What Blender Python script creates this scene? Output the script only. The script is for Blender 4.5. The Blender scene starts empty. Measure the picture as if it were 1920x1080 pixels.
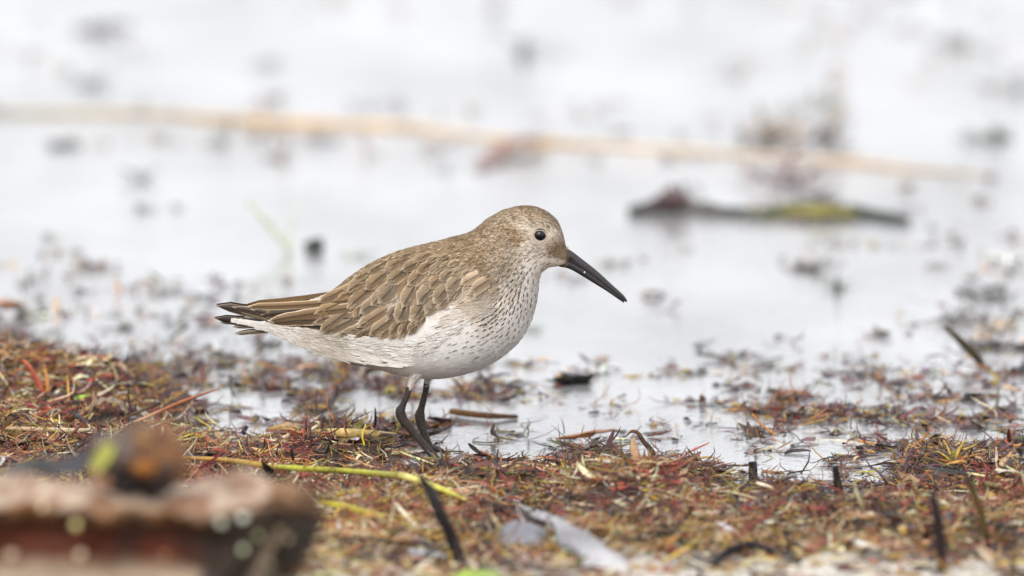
import bpy, math, random
import numpy as np
from mathutils import Vector
from mathutils.bvhtree import BVHTree

random.seed(4)
rng = np.random.default_rng(11)
sc = bpy.context.scene
COL = sc.collection

# ------------------------------------------------------------------ camera
DIST, DEP = 6.0, math.radians(7.0)
MPP = 0.472 / 1920                       # metres per photo pixel at the bird
CAM = np.array([140 * MPP, -DIST * math.cos(DEP), DIST * math.sin(DEP)])
PITCH = DEP - 325 * MPP / DIST           # downward tilt of the optical axis
cd = bpy.data.cameras.new('camera')
cam = bpy.data.objects.new('camera', cd); COL.objects.link(cam)
cam.location = CAM
cam.rotation_euler = (math.pi / 2 - PITCH, 0, 0)
cd.sensor_width = 36; cd.lens = 36 * DIST / 0.472
cd.clip_start = 0.05; cd.clip_end = 500
cd.dof.use_dof = True
cd.dof.focus_distance = DIST - 0.022
cd.dof.aperture_fstop = cd.lens / 50.0
sc.camera = cam

# ------------------------------------------------------------------ sky, sun, exposure
w = bpy.data.worlds.new('World'); sc.world = w; w.use_nodes = True
nt = w.node_tree; nt.nodes.clear()
sky = nt.nodes.new('ShaderNodeTexSky'); sky.sky_type = 'NISHITA'; sky.sun_disc = False
SUN_EL, SUN_AZ = math.radians(34), math.radians(196)
sky.sun_elevation = SUN_EL; sky.sun_rotation = SUN_AZ
sky.air_density = 1.0; sky.dust_density = 3.0
hsv = nt.nodes.new('ShaderNodeHueSaturation'); hsv.inputs['Saturation'].default_value = 0.25
mixc = nt.nodes.new('ShaderNodeMix'); mixc.data_type = 'RGBA'
mixc.inputs[0].default_value = 0.8       # cloud cover
mixc.inputs[7].default_value = (10.3, 10.4, 10.8, 1)
bg = nt.nodes.new('ShaderNodeBackground'); bg.inputs['Strength'].default_value = 0.1
wo = nt.nodes.new('ShaderNodeOutputWorld')
nt.links.new(sky.outputs[0], hsv.inputs['Color'])
nt.links.new(hsv.outputs[0], mixc.inputs[6])
nt.links.new(mixc.outputs[2], bg.inputs['Color'])
nt.links.new(bg.outputs[0], wo.inputs[0])
sl = bpy.data.lights.new('sun', 'SUN'); sl.energy = 1.5; sl.angle = math.radians(40); sl.color = (1, .98, .95)
so = bpy.data.objects.new('sun', sl); COL.objects.link(so)
sd = Vector((math.sin(SUN_AZ) * math.cos(SUN_EL), math.cos(SUN_AZ) * math.cos(SUN_EL), math.sin(SUN_EL)))
so.rotation_euler = sd.to_track_quat('Z', 'Y').to_euler()
so.location = (0, 0, 3)
sc.view_settings.view_transform = 'Standard'; sc.view_settings.look = 'None'
sc.view_settings.exposure = 0.50; sc.view_settings.gamma = 1
sc.view_settings.use_curve_mapping = False
sc.cycles.use_denoising = True
sc.cycles.max_bounces = 6; sc.cycles.diffuse_bounces = 5; sc.cycles.glossy_bounces = 3
sc.cycles.caustics_reflective = False
sc.cycles.sample_clamp_indirect = 2.5; sc.cycles.sample_clamp_direct = 3.0

# ------------------------------------------------------------------ photo geometry helpers
FPX = 1920 * cd.lens / 36
cp, sp_ = math.cos(PITCH), math.sin(PITCH)
def ray(u, v):
    a, b = (u - 960) / FPX, (540 - v) / FPX
    return np.array([a, cp + b * sp_, -sp_ + b * cp])
def W(u, v, y=0.0):                      # photo point on the upright plane Y = y
    d = ray(u, v); return CAM + d * (y - CAM[1]) / d[1]
def G(u, v, z=0.0):                      # photo point on the level Z = z
    d = ray(u, v); return CAM + d * (z - CAM[2]) / d[2]
def PIX(x, y, z=0.0):
    dx, dy, dz = x - CAM[0], np.maximum(y - CAM[1], .5), z - CAM[2]
    f = dy * cp - dz * sp_; up = dy * sp_ + dz * cp
    return 960 + FPX * dx / f, 540 - FPX * up / f

_T = rng.random((256, 256))
def vnoise(x, y):
    x = np.asarray(x, float); y = np.asarray(y, float)
    xi = np.floor(x).astype(int); yi = np.floor(y).astype(int)
    fx = x - xi; fy = y - yi; fx = fx * fx * (3 - 2 * fx); fy = fy * fy * (3 - 2 * fy)
    g = lambda a, b: _T[a & 255, b & 255]
    return (g(xi, yi) * (1 - fx) + g(xi + 1, yi) * fx) * (1 - fy) + (g(xi, yi + 1) * (1 - fx) + g(xi + 1, yi + 1) * fx) * fy
def fbm(x, y, o=4):
    s = 0; a = .5
    for k in range(o):
        s = s + a * vnoise(x * 2 ** k + 17 * k, y * 2 ** k + 5 * k); a *= .5
    return s
def sm(a, b, t):
    t = np.clip((t - a) / (b - a), 0, 1); return t * t * (3 - 2 * t)

SHU = [-400, 0, 120, 300, 450, 600, 720, 800, 860, 1000, 1130, 1200, 1330, 1430, 1560, 1700, 1820, 1920, 2400]
SHV = [650, 672, 700, 765, 792, 822, 850, 872, 884, 890, 876, 885, 918, 950, 942, 912, 890, 888, 888]
MOUNDS = [(1235, 945, 120, 34, .0135), (50, 745, 120, 24, .019), (160, 760, 60, 20, .006), (1660, 990, 130, 35, .004),
          (1790, 885, 70, 18, .004), (560, 850, 120, 22, .003), (960, 930, 90, 22, .003), (240, 790, 80, 16, .003), (1450, 960, 90, 22, .004)]
def height(x, y):
    u, v = PIX(x, np.maximum(y, -3.0))
    s = np.clip(v - np.interp(u, SHU, SHV), -400, 320)
    n = fbm(x * 42, y * 42) - .47
    h = np.where(s > 0, 3.0e-5 * s + .0006, 5e-5 * s + .0006)
    h = h + n * .005 * sm(-60, 60, s) + (fbm(x * 26 + 50, y * 13 + 20, 3) - .45) * (.016 * sm(-70, -10, s) * (1 - sm(40, 110, s)) + .013 * sm(0, 80, s))
    for (mu, mv, ru, rv, hh) in MOUNDS:
        h = h + hh * np.exp(-((u - mu) / ru) ** 2 - ((v - mv) / rv) ** 2)
    near = np.clip(-.5 - y, 0, 60)
    return h + .010 * np.minimum(near, 25)
def GL(u, v, lift=0.0):
    z = 0.0
    for k in range(14):
        p = G(u, v, z); z = .5 * z + .5 * (max(0.0, float(height(p[0], p[1]))) + lift)
    return G(u, v, z)

# ------------------------------------------------------------------ materials
def lin(c):
    c = np.asarray(c, float) / 255.0
    return np.where(c <= .04045, c / 12.92, ((c + .055) / 1.055) ** 2.4)
def c4(c): return (*[float(q) for q in lin(c)], 1.0)
MATS = {}
def mat_attr(name, rough=.6, spec=.5, noise=.25, nscale=900, bump=0.0, bscale=1500, sheen=0, trans=0):
    m = bpy.data.materials.new(name); m.use_nodes = True
    t = m.node_tree; b = t.nodes['Principled BSDF']
    a = t.nodes.new('ShaderNodeAttribute'); a.attribute_name = 'Col'
    g = t.nodes.new('ShaderNodeNewGeometry')
    n = t.nodes.new('ShaderNodeTexNoise'); n.inputs['Scale'].default_value = nscale; n.inputs['Detail'].default_value = 3
    t.links.new(g.outputs['Position'], n.inputs['Vector'])
    mr = t.nodes.new('ShaderNodeMapRange'); mr.inputs[1].default_value = .3; mr.inputs[2].default_value = .7
    mr.inputs[3].default_value = 1 - noise; mr.inputs[4].default_value = 1 + noise
    t.links.new(n.outputs['Fac'], mr.inputs[0])
    v = t.nodes.new('ShaderNodeVectorMath'); v.operation = 'SCALE'
    t.links.new(a.outputs['Color'], v.inputs[0]); t.links.new(mr.outputs[0], v.inputs['Scale'])
    t.links.new(v.outputs[0], b.inputs['Base Color'])
    b.inputs['Roughness'].default_value = rough; b.inputs['Specular IOR Level'].default_value = spec
    if sheen: b.inputs['Sheen Weight'].default_value = sheen
    if bump:
        n2 = t.nodes.new('ShaderNodeTexNoise'); n2.inputs['Scale'].default_value = bscale; n2.inputs['Detail'].default_value = 4
        t.links.new(g.outputs['Position'], n2.inputs['Vector'])
        bp = t.nodes.new('ShaderNodeBump'); bp.inputs['Strength'].default_value = bump; bp.inputs['Distance'].default_value = .0006
        t.links.new(n2.outputs['Fac'], bp.inputs['Height']); t.links.new(bp.outputs[0], b.inputs['Normal'])
    MATS[name] = m; return m
M_WRACK = mat_attr('wet_seaweed', rough=.42, spec=.5, noise=.3, nscale=600)
M_FLAKE = mat_attr('wet_leaf', rough=.3, spec=.6, noise=.3, nscale=500)
M_DRY = mat_attr('dry_stem', rough=.6, spec=.3, noise=.28, nscale=350, bump=.6, bscale=900)
M_STICK = mat_attr('dark_wet_wood', rough=.6, spec=.18, noise=.35, nscale=500, bump=.8, bscale=900)
M_PLUME = mat_attr('plumage', rough=.9, spec=.10, noise=.10, nscale=1200)
M_BILL = mat_attr('bill_horn', rough=.42, spec=.45, noise=.15, nscale=700, bump=.35, bscale=1800)
M_LEG = mat_attr('leg_skin', rough=.45, spec=.3, noise=.3, nscale=800, bump=.9, bscale=2200)
M_STONE = mat_attr('grit', rough=.4, spec=.5, noise=.15, nscale=900)

def mat_log():
    m = bpy.data.materials.new('driftwood'); m.use_nodes = True
    t = m.node_tree; b = t.nodes['Principled BSDF']
    a = t.nodes.new('ShaderNodeAttribute'); a.attribute_name = 'Col'
    g = t.nodes.new('ShaderNodeNewGeometry')
    mp = t.nodes.new('ShaderNodeMapping'); mp.inputs['Scale'].default_value = (60, 320, 320)
    n = t.nodes.new('ShaderNodeTexNoise'); n.inputs['Scale'].default_value = 1; n.inputs['Detail'].default_value = 6
    t.links.new(g.outputs['Position'], mp.inputs[0]); t.links.new(mp.outputs[0], n.inputs['Vector'])
    mr = t.nodes.new('ShaderNodeMapRange'); mr.inputs[1].default_value = .3; mr.inputs[2].default_value = .72
    mr.inputs[3].default_value = .5; mr.inputs[4].default_value = 1.25
    t.links.new(n.outputs['Fac'], mr.inputs[0])
    v = t.nodes.new('ShaderNodeVectorMath'); v.operation = 'SCALE'
    t.links.new(a.outputs['Color'], v.inputs[0]); t.links.new(mr.outputs[0], v.inputs['Scale'])
    t.links.new(v.outputs[0], b.inputs['Base Color'])
    b.inputs['Roughness'].default_value = .5; b.inputs['Specular IOR Level'].default_value = .3
    bp = t.nodes.new('ShaderNodeBump'); bp.inputs['Strength'].default_value = .9; bp.inputs['Distance'].default_value = .003
    t.links.new(n.outputs['Fac'], bp.inputs['Height']); t.links.new(bp.outputs[0], b.inputs['Normal'])
    return m
M_LOG = mat_log()

def mat_feather():
    m = bpy.data.materials.new('flight_feather'); m.use_nodes = True
    t = m.node_tree; L = t.links; b = t.nodes['Principled BSDF']
    a = t.nodes.new('ShaderNodeAttribute'); a.attribute_name = 'Col'
    e = t.nodes.new('ShaderNodeAttribute'); e.attribute_name = 'Edge'
    uv = t.nodes.new('ShaderNodeUVMap'); uv.uv_map = 'UV'
    s = t.nodes.new('ShaderNodeSeparateXYZ'); L.new(uv.outputs[0], s.inputs[0])
    def mth(op, x, y=None, clamp=False):
        n = t.nodes.new('ShaderNodeMath'); n.operation = op; n.use_clamp = clamp
        for i, q in enumerate((x, y)):
            if q is None: continue
            if isinstance(q, (int, float)): n.inputs[i].default_value = q
            else: L.new(q, n.inputs[i])
        return n.outputs[0]
    au = mth('ABSOLUTE', mth('SUBTRACT', s.outputs[0], .5))      # 0 shaft .. .5 edge
    # barbs: fine stripes slanting off the shaft, jagging the pale fringe
    cv = t.nodes.new('ShaderNodeCombineXYZ')
    L.new(mth('MULTIPLY', mth('SUBTRACT', s.outputs[1], mth('MULTIPLY', au, .55)), 46.0), cv.inputs[0])
    L.new(mth('MULTIPLY', au, 3.0), cv.inputs[1])
    gr_ = t.nodes.new('ShaderNodeMapRange'); gr_.inputs[1].default_value = .05; gr_.inputs[2].default_value = .46; gr_.inputs[3].default_value = .74; gr_.inputs[4].default_value = 1.28
    L.new(au, gr_.inputs[0])
    oi = t.nodes.new('ShaderNodeObjectInfo'); L.new(mth('MULTIPLY', oi.outputs['Random'], 40.0), cv.inputs[2])
    n = t.nodes.new('ShaderNodeTexNoise'); n.inputs['Scale'].default_value = 1; n.inputs['Detail'].default_value = 3
    L.new(cv.outputs[0], n.inputs['Vector'])
    jag = mth('MULTIPLY', mth('SUBTRACT', n.outputs['Fac'], .5), .30)
    ed = mth('MAXIMUM', mth('MULTIPLY', au, 2.0), mth('MULTIPLY', s.outputs[1], 1.0))
    fr = t.nodes.new('ShaderNodeMapRange'); fr.interpolation_type = 'SMOOTHSTEP'
    fr.inputs[1].default_value = .74; fr.inputs[2].default_value = 1.06
    L.new(mth('ADD', ed, jag), fr.inputs[0])
    sh = t.nodes.new('ShaderNodeMapRange'); sh.inputs[1].default_value = .018; sh.inputs[2].default_value = .075
    sh.inputs[3].default_value = .38; sh.inputs[4].default_value = 1.0
    L.new(au, sh.inputs[0])
    ba = t.nodes.new('ShaderNodeMapRange'); ba.inputs[1].default_value = .3; ba.inputs[2].default_value = .7
    ba.inputs[3].default_value = .88; ba.inputs[4].default_value = 1.12
    L.new(n.outputs['Fac'], ba.inputs[0])
    v1 = t.nodes.new('ShaderNodeVectorMath'); v1.operation = 'SCALE'
    L.new(a.outputs['Color'], v1.inputs[0]); L.new(mth('MULTIPLY', mth('MULTIPLY', sh.outputs[0], ba.outputs[0]), gr_.outputs[0]), v1.inputs['Scale'])
    mx = t.nodes.new('ShaderNodeMix'); mx.data_type = 'RGBA'
    L.new(fr.outputs[0], mx.inputs[0]); L.new(v1.outputs[0], mx.inputs[6]); L.new(e.outputs['Color'], mx.inputs[7])
    L.new(mx.outputs[2], b.inputs['Base Color'])
    b.inputs['Roughness'].default_value = .62; b.inputs['Specular IOR Level'].default_value = .3
    bp = t.nodes.new('ShaderNodeBump'); bp.inputs['Strength'].default_value = .25; bp.inputs['Distance'].default_value = .0004
    L.new(n.outputs['Fac'], bp.inputs['Height']); L.new(bp.outputs[0], b.inputs['Normal'])
    return m
M_FEATHER = mat_feather()

def mat_water():
    m = bpy.data.materials.new('shallow_water'); m.use_nodes = True
    t = m.node_tree; L = t.links; b = t.nodes['Principled BSDF']
    g = t.nodes.new('ShaderNodeNewGeometry')
    mp = t.nodes.new('ShaderNodeMapping'); mp.inputs['Scale'].default_value = (9, 3, 9)
    n = t.nodes.new('ShaderNodeTexNoise'); n.inputs['Scale'].default_value = 1; n.inputs['Detail'].default_value = 5
    L.new(g.outputs['Position'], mp.inputs[0]); L.new(mp.outputs[0], n.inputs['Vector'])
    cr = t.nodes.new('ShaderNodeValToRGB')
    cr.color_ramp.elements[0].position = .32; cr.color_ramp.elements[0].color = (.13, .13, .125, 1)
    cr.color_ramp.elements[1].position = .62; cr.color_ramp.elements[1].color = (.345, .345, .345, 1)
    L.new(n.outputs['Fac'], cr.inputs[0]); L.new(cr.outputs[0], b.inputs['Base Color'])
    b.inputs['Roughness'].default_value = .04; b.inputs['IOR'].default_value = 1.36
    n2 = t.nodes.new('ShaderNodeTexNoise'); n2.inputs['Scale'].default_value = 120; n2.inputs['Detail'].default_value = 4
    L.new(g.outputs['Position'], n2.inputs['Vector'])
    bp = t.nodes.new('ShaderNodeBump'); bp.inputs['Strength'].default_value = .4; bp.inputs['Distance'].default_value = .0012
    L.new(n2.outputs['Fac'], bp.inputs['Height']); L.new(bp.outputs[0], b.inputs['Normal'])
    return m
def mat_ground():
    m = bpy.data.materials.new('beach'); m.use_nodes = True
    t = m.node_tree; L = t.links; b = t.nodes['Principled BSDF']
    a = t.nodes.new('ShaderNodeAttribute'); a.attribute_name = 'Col'
    g = t.nodes.new('ShaderNodeNewGeometry')
    n = t.nodes.new('ShaderNodeTexNoise'); n.inputs['Scale'].default_value = 420; n.inputs['Detail'].default_value = 5
    L.new(g.outputs['Position'], n.inputs['Vector'])
    mr = t.nodes.new('ShaderNodeMapRange'); mr.inputs[1].default_value = .3; mr.inputs[2].default_value = .7
    mr.inputs[3].default_value = .6; mr.inputs[4].default_value = 1.35
    L.new(n.outputs['Fac'], mr.inputs[0])
    v = t.nodes.new('ShaderNodeVectorMath'); v.operation = 'SCALE'
    L.new(a.outputs['Color'], v.inputs[0]); L.new(mr.outputs[0], v.inputs['Scale']); L.new(v.outputs[0], b.inputs['Base Color'])
    b.inputs['Roughness'].default_value = .5
    bp = t.nodes.new('ShaderNodeBump'); bp.inputs['Strength'].default_value = .9; bp.inputs['Distance'].default_value = .002
    L.new(n.outputs['Fac'], bp.inputs['Height']); L.new(bp.outputs[0], b.inputs['Normal'])
    return m

# ------------------------------------------------------------------ mesh helpers
def mesh(name, V, F, cols=None, mat=None, parent=None, smooth=True, uv=None, edge=None, nor=None):
    """V (n,3); F (m,k) array of one polygon size or list of tuples"""
    me = bpy.data.meshes.new(name)
    V = np.asarray(V, np.float32)
    if isinstance(F, np.ndarray):
        k = F.shape[1]; m = len(F)
        me.vertices.add(len(V)); me.vertices.foreach_set('co', V.ravel())
        me.loops.add(m * k); me.loops.foreach_set('vertex_index', F.astype(np.int32).ravel())
        me.polygons.add(m); me.polygons.foreach_set('loop_start', np.arange(0, m * k, k, dtype=np.int32))
        me.update(calc_edges=True)
    else:
        me.from_pydata([tuple(map(float, p)) for p in V], [], F)
    if cols is not None:
        cols = np.asarray(cols, np.float32)
        if cols.ndim == 1: cols = np.tile(cols[:3], (len(V), 1))
        a = me.color_attributes.new('Col', 'FLOAT_COLOR', 'POINT')
        a.data.foreach_set('color', np.concatenate([cols[:, :3], np.ones((len(V), 1), np.float32)], 1).ravel())
    if edge is not None:
        a = me.color_attributes.new('Edge', 'FLOAT_COLOR', 'POINT')
        e = np.tile(np.array([*edge[:3], 1], np.float32), (len(V), 1)); a.data.foreach_set('color', e.ravel())
    if uv is not None:
        l = me.uv_layers.new(name='UV'); idx = np.empty(len(me.loops), np.int32); me.loops.foreach_get('vertex_index', idx)
        l.data.foreach_set('uv', np.asarray(uv, np.float32)[idx].ravel())
    if smooth: me.polygons.foreach_set('use_smooth', np.ones(len(me.polygons), bool))
    me.validate()
    if nor is not None: me.normals_split_custom_set_from_vertices(np.asarray(nor, float))
    if mat: me.materials.append(mat)
    o = bpy.data.objects.new(name, me); COL.objects.link(o)
    if parent is not None:
        o.parent = parent; o.matrix_parent_inverse.identity()
        o.location = -Vector(parent.location)
    return o
def tag(o, label=None, cat=None, group=None, kind=None):
    for k, q in (('label', label), ('category', cat), ('group', group), ('kind', kind)):
        if q: o[k] = q
    return o
def thing(name, label, cat, loc, group=None):
    o = bpy.data.objects.new(name, None); COL.objects.link(o); o.location = Vector([float(q) for q in loc])
    o.empty_display_size = .01
    return tag(o, label, cat, group)
def join(parts):
    V = []; F = []; C = []; n = 0
    for (v, f, c) in parts:
        V.append(v); C.append(np.tile(c[:3], (len(v), 1)) if np.ndim(c) == 1 else c[:, :3])
        F += [tuple(int(i) + n for i in q) for q in f]; n += len(v)
    return np.concatenate(V), F, np.concatenate(C)
def crom(P, n):
    P = np.asarray(P, float); m = len(P); t = np.linspace(0, m - 1, n); i = np.minimum(t.astype(int), m - 2); f = (t - i)[:, None]
    Q = np.vstack([2 * P[0] - P[1], P, 2 * P[-1] - P[-2]]); a, b, c, d = Q[i], Q[i + 1], Q[i + 2], Q[i + 3]
    return .5 * (2 * b + (c - a) * f + (2 * a - 5 * b + 4 * c - d) * f ** 2 + (3 * b - a - 3 * c + d) * f ** 3)
def tube(path, rad, seg=10, n=24, rough=0.0, flat=1.0, cap=True):
    """tapered tube; rad list along the path, returns verts, faces"""
    P = crom(path, n) if len(path) > 2 else np.linspace(path[0], path[-1], n)
    R = np.interp(np.linspace(0, 1, n), np.linspace(0, 1, len(rad)), rad)
    T = np.gradient(P, axis=0); T /= np.linalg.norm(T, axis=1)[:, None] + 1e-12
    ref = np.array([0., 1, 0]) if abs(T[:, 1]).mean() < .8 else np.array([0., 0, 1])
    A = np.cross(T, ref); A /= np.linalg.norm(A, axis=1)[:, None]; B = np.cross(T, A)
    th = np.linspace(0, 2 * math.pi, seg, endpoint=False)
    jit = 1 + rough * (rng.random((n, seg)) - .5)
    V = P[:, None, :] + (R[:, None] * jit)[..., None] * (np.cos(th)[None, :, None] * A[:, None] * flat + np.sin(th)[None, :, None] * B[:, None])
    V = V.reshape(-1, 3); F = []
    for i in range(n - 1):
        for j in range(seg):
            k = (j + 1) % seg; F.append((i * seg + j, i * seg + k, (i + 1) * seg + k, (i + 1) * seg + j))
    if cap:
        F.append(tuple(range(seg - 1, -1, -1))); F.append(tuple((n - 1) * seg + j for j in range(seg)))
    return V, F
def blob(c, r, rough=.25, sub=10, seed=0, sc_=(1, 1, 1)):
    """lumpy closed lump"""
    r_ = np.random.default_rng(seed); ph = r_.random(9) * 6.28
    nu, nv = sub * 2, sub
    V = []; F = []
    for i in range(nv + 1):
        a = math.pi * i / nv
        for j in range(nu):
            b = 2 * math.pi * j / nu
            d = np.array([math.sin(a) * math.cos(b), math.sin(a) * math.sin(b), math.cos(a)])
            k = 1 + rough * (math.sin(3 * d[0] + ph[0]) * math.sin(4 * d[1] + ph[1]) + .6 * math.sin(7 * d[2] + 5 * d[0] + ph[2]) * math.sin(6 * d[1] + ph[3]) + .35 * math.sin(13 * d[0] + ph[4]) * math.sin(12 * d[2] + ph[5]))
            V.append(np.array(c) + r * k * d * np.array(sc_))
    for i in range(nv):
        for j in range(nu):
            k = (j + 1) % nu; F.append((i * nu + j, (i + 1) * nu + j, (i + 1) * nu + k, i * nu + k))
    return np.array(V), F
def strands(P0, yaw, pitch, length, rad, curl, dpitch, colors, K=5, flat=None, cdark=.8):
    """many tapering curved strands in one mesh: three-sided tubes, or ribbons when flat is given"""
    N = len(P0); S = 3 if flat is None else 2
    P = np.empty((N, K + 1, 3)); P[:, 0] = P0
    y = yaw.copy(); p = pitch.copy(); st = (length / K)
    A = np.empty((N, K + 1, 3)); B = np.empty((N, K + 1, 3))
    for k in range(K + 1):
        T = np.stack([np.cos(p) * np.cos(y), np.cos(p) * np.sin(y), np.sin(p)], 1)
        s_ = np.stack([-np.sin(y), np.cos(y), 0 * y], 1); u_ = np.cross(T, s_)
        A[:, k] = s_; B[:, k] = u_
        if k < K: P[:, k + 1] = P[:, k] + T * st[:, None]
        y = y + curl / K * (1 + .8 * rng.standard_normal(N)); p = p + dpitch / K * (1 + .8 * rng.standard_normal(N))
    t = np.linspace(0, 1, K + 1)[None, :]
    prof = np.clip(1 - (t - .35) ** 2 * 1.6, .25, 1)
    R = rad[:, None] * prof
    if flat is None:
        V = []
        for a in (math.pi / 2, math.pi * 7 / 6, math.pi * 11 / 6):
            V.append(P + R[..., None] * (A * math.cos(a) + B * math.sin(a)))
        V = np.stack(V, 2)
    else:
        tw = flat[:, None, None] * np.linspace(0, 1, K + 1)[None, :, None] + rng.uniform(-.9, .9, N)[:, None, None]
        D = A * np.cos(tw) + B * np.sin(tw)
        V = np.stack([P - D * R[..., None], P + D * R[..., None]], 2)
    V = V.reshape(-1, 3)
    base = (np.arange(N) * (K + 1) * S)[:, None, None]
    kk = (np.arange(K) * S)[None, :, None]
    ss = np.arange(S if flat is None else 1)[None, None, :]; s2 = (ss + 1) % S
    F = np.stack([base + kk + ss, base + kk + s2, base + kk + S + s2, base + kk + S + ss], -1).reshape(-1, 4)
    C = np.repeat(colors[:, None, :], (K + 1) * S, 1).reshape(N, K + 1, S, 3)
    C = C * (1 + (cdark - 1) * np.abs(np.linspace(-1, 1, K + 1))[None, :, None, None])
    return V, F, C.reshape(-1, 3)

# ------------------------------------------------------------------ ground and water
def axis(lo, hi, step, far):
    core = np.arange(lo, hi, step)
    out = np.geomspace(step * 1.3, far, 34)
    return np.concatenate([(lo - out)[::-1], core, hi + out])
gx = axis(-.30, .37, .0028, 90.); gy = axis(-.9, .75, .0040, 140.)
X, Y = np.meshgrid(gx, gy, indexing='ij')
H = height(X, Y)
H = np.where(Y > .9, np.minimum(H, -.004), H)
U_, V_ = PIX(X, np.maximum(Y, -3))
sand = sm(1035, 1100, V_ + 60 * (fbm(X * 30, Y * 12) - .5)) * sm(-2000, 900, U_ + 3000)
mud = np.stack([.085 + 0 * X, .055 + 0 * X, .04 + 0 * X], -1) * (0.6 + 1.2 * fbm(X * 60 + 9, Y * 30))[..., None]
sandc = np.array([.60, .55, .47]) * (0.75 + .5 * fbm(X * 90, Y * 60))[..., None]
gc = mud * (1 - sand[..., None]) + sandc * sand[..., None]
nx, ny = len(gx), len(gy)
ii, jj = np.meshgrid(np.arange(nx - 1), np.arange(ny - 1), indexing='ij')
a_ = ii * ny + jj
F = np.stack([a_, a_ + ny, a_ + ny + 1, a_ + 1], -1).reshape(-1, 4)
tag(mesh('ground', np.stack([X, Y, H], -1).reshape(-1, 3), F, gc.reshape(-1, 3), mat_ground()), kind='structure')
wv = np.array([(-90, -1.2, 0), (90, -1.2, 0), (90, 140, 0), (-90, 140, 0)], float)
tag(mesh('water', wv, np.array([[0, 1, 2, 3]]), None, mat_water()), kind='structure')

# ------------------------------------------------------------------ wrack (seaweed litter): nobody could count it
PAL = {k: lin(v) for k, v in dict(red=(150, 66, 54), dred=(98, 52, 42), rust=(150, 96, 64), ochre=(178, 138, 66), yel=(186, 160, 62), cream=(226, 206, 168),
       tan=(184, 150, 112), dark=(62, 46, 44), plum=(104, 80, 84), olive=(112, 102, 52), black=(38, 32, 32), pale=(205, 200, 198), green=(150, 170, 50)).items()}
def pick(names, probs, n, jit=.22):
    P = np.array([PAL[k] for k in names]); idx = rng.choice(len(names), n, p=np.array(probs) / sum(probs))
    return np.clip(P[idx] * (1 + jit * rng.standard_normal((n, 1))) * (1 + .08 * rng.standard_normal((n, 3))), .01, .9)
CL = [(330, 668, 34, 9, .5), (400, 690, 22, 12, .5), (450, 664, 45, 8, .35), (510, 660, 22, 7, .6), (625, 700, 60, 14, .8), (370, 722, 70, 14, .5), (490, 722, 70, 10, .35),
      (600, 745, 90, 12, .35), (150, 700, 130, 30, .5), (260, 712, 90, 18, .45), (930, 694, 45, 7, .5), (900, 778, 75, 6, .4), (700, 780, 70, 14, .4), (870, 740, 60, 10, .18), (960, 740, 80, 12, .15),
      (1060, 830, 90, 12, .25), (1110, 760, 60, 8, .1), (1310, 758, 62, 9, .9), (1430, 775, 80, 11, .7), (1520, 788, 90, 12, .8), (1570, 770, 60, 8, .7), (1500, 748, 70, 6, .5), (1660, 722, 110, 12, .45),
      (1740, 716, 70, 12, .6), (1800, 785, 110, 14, .45), (1700, 838, 230, 16, .9), (1850, 830, 120, 20, .9), (1870, 655, 60, 8, .5), (1790, 600, 90, 4, .7), (1330, 705, 60, 8, .12), (1240, 690, 60, 6, .12),
      (800, 850, 60, 10, .25), (1480, 850, 70, 8, .2), (40, 570, 30, 5, .5), (180, 492, 40, 5, .3), (1180, 490, 50, 3, .25), (1500, 690, 120, 14, .12), (1600, 655, 150, 12, .12), (1640, 885, 150, 12, .8), (1860, 862, 110, 12, .8), (1500, 915, 70, 9, .7), (1770, 905, 120, 10, .9)]
KEEP = [(1412, 893, 970), (1573, 935, 990), (1768, 1050, 1085), (1850, 1010, 1040), (870, 1040, 1070), (1236, 855, 875), (160, 798, 835), (182, 798, 835), (204, 798, 835), (226, 798, 835), (248, 798, 830)]   # nothing piled right in front of the standing sticks
def dens(x, y):
    u, v = PIX(x, y)
    s = v - np.interp(u, SHU, SHV)
    n = fbm(x * 34 + 3, y * 17)
    hh_ = height(x, y); d = sm(-.0012, .0012, hh_ + .002 * (n - .45)) * sm(-90, -30, s)
    d = d * (.55 + .45 * sm(30, 110, s + 60 * (n - .45)))
    sp = 0
    for (a, b, ru, rv, q) in CL:
        sp = sp + q * np.exp(-(((u - a) / ru) ** 2 + ((v - b) / rv) ** 2) ** 1.2)
    # clumps broken up by noise
    sp = sp * sm(.40, .62, fbm(x * 60 + 7, y * 22 + 3))
    bg_ = .03 * sm(.52, .70, n) * sm(480, 760, v) + (.46 * (1 - sm(850, 1020, u)) + .26 * sm(1270, 1420, u) + .06) * sm(.44, .60, fbm(x * 48 + 70, y * 20 + 11)) * sm(640, 740, v)
    sand_ = 1 - .93 * sm(1020, 1075, v + 50 * (fbm(x * 40, y * 15) - .5)) * sm(1120, 1160, u + 0 * v) - .75 * sm(1040, 1090, v) * (1 - sm(1120, 1160, u))
    free = 1.0
    for (ku, k0, k1) in KEEP: free = free * (1 - ((abs(u - ku) < 15) & (v > k0) & (v < k1)) * 1.0)
    return free * np.clip(d, 0, 1) * np.clip(sand_, .03, 1), free * np.clip(sp, 0, 1.2), free * bg_
N = 150000
x = rng.uniform(-.27, .345, N); y = rng.uniform(-.50, .70, N)
d1, d2, d3 = dens(x, y)
p_acc = np.maximum(d1, np.minimum(.20 * d2, .3) + d3 * .6)
keep = rng.random(N) < p_acc; x, y, d1, d2 = x[keep], y[keep], d1[keep], d2[keep]
n = len(x); u, v = PIX(x, y)
hz = np.maximum(height(x, y), 0.0)
z = hz + rng.random(n) ** 1.5 * (.0008 + .0046 * d1 * (0.4 + 1.2 * fbm(x * 70, y * 50)))
dry = sm(-15, 60, v - np.interp(u, SHU, SHV))
cA = pick(['red', 'dred', 'rust', 'ochre', 'yel', 'cream', 'tan', 'dark', 'olive', 'pale'], [4.2, 3.6, 3.8, 3.0, 1.5, 2.8, 2.8, 2.2, 1.4, .6], n)
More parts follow.
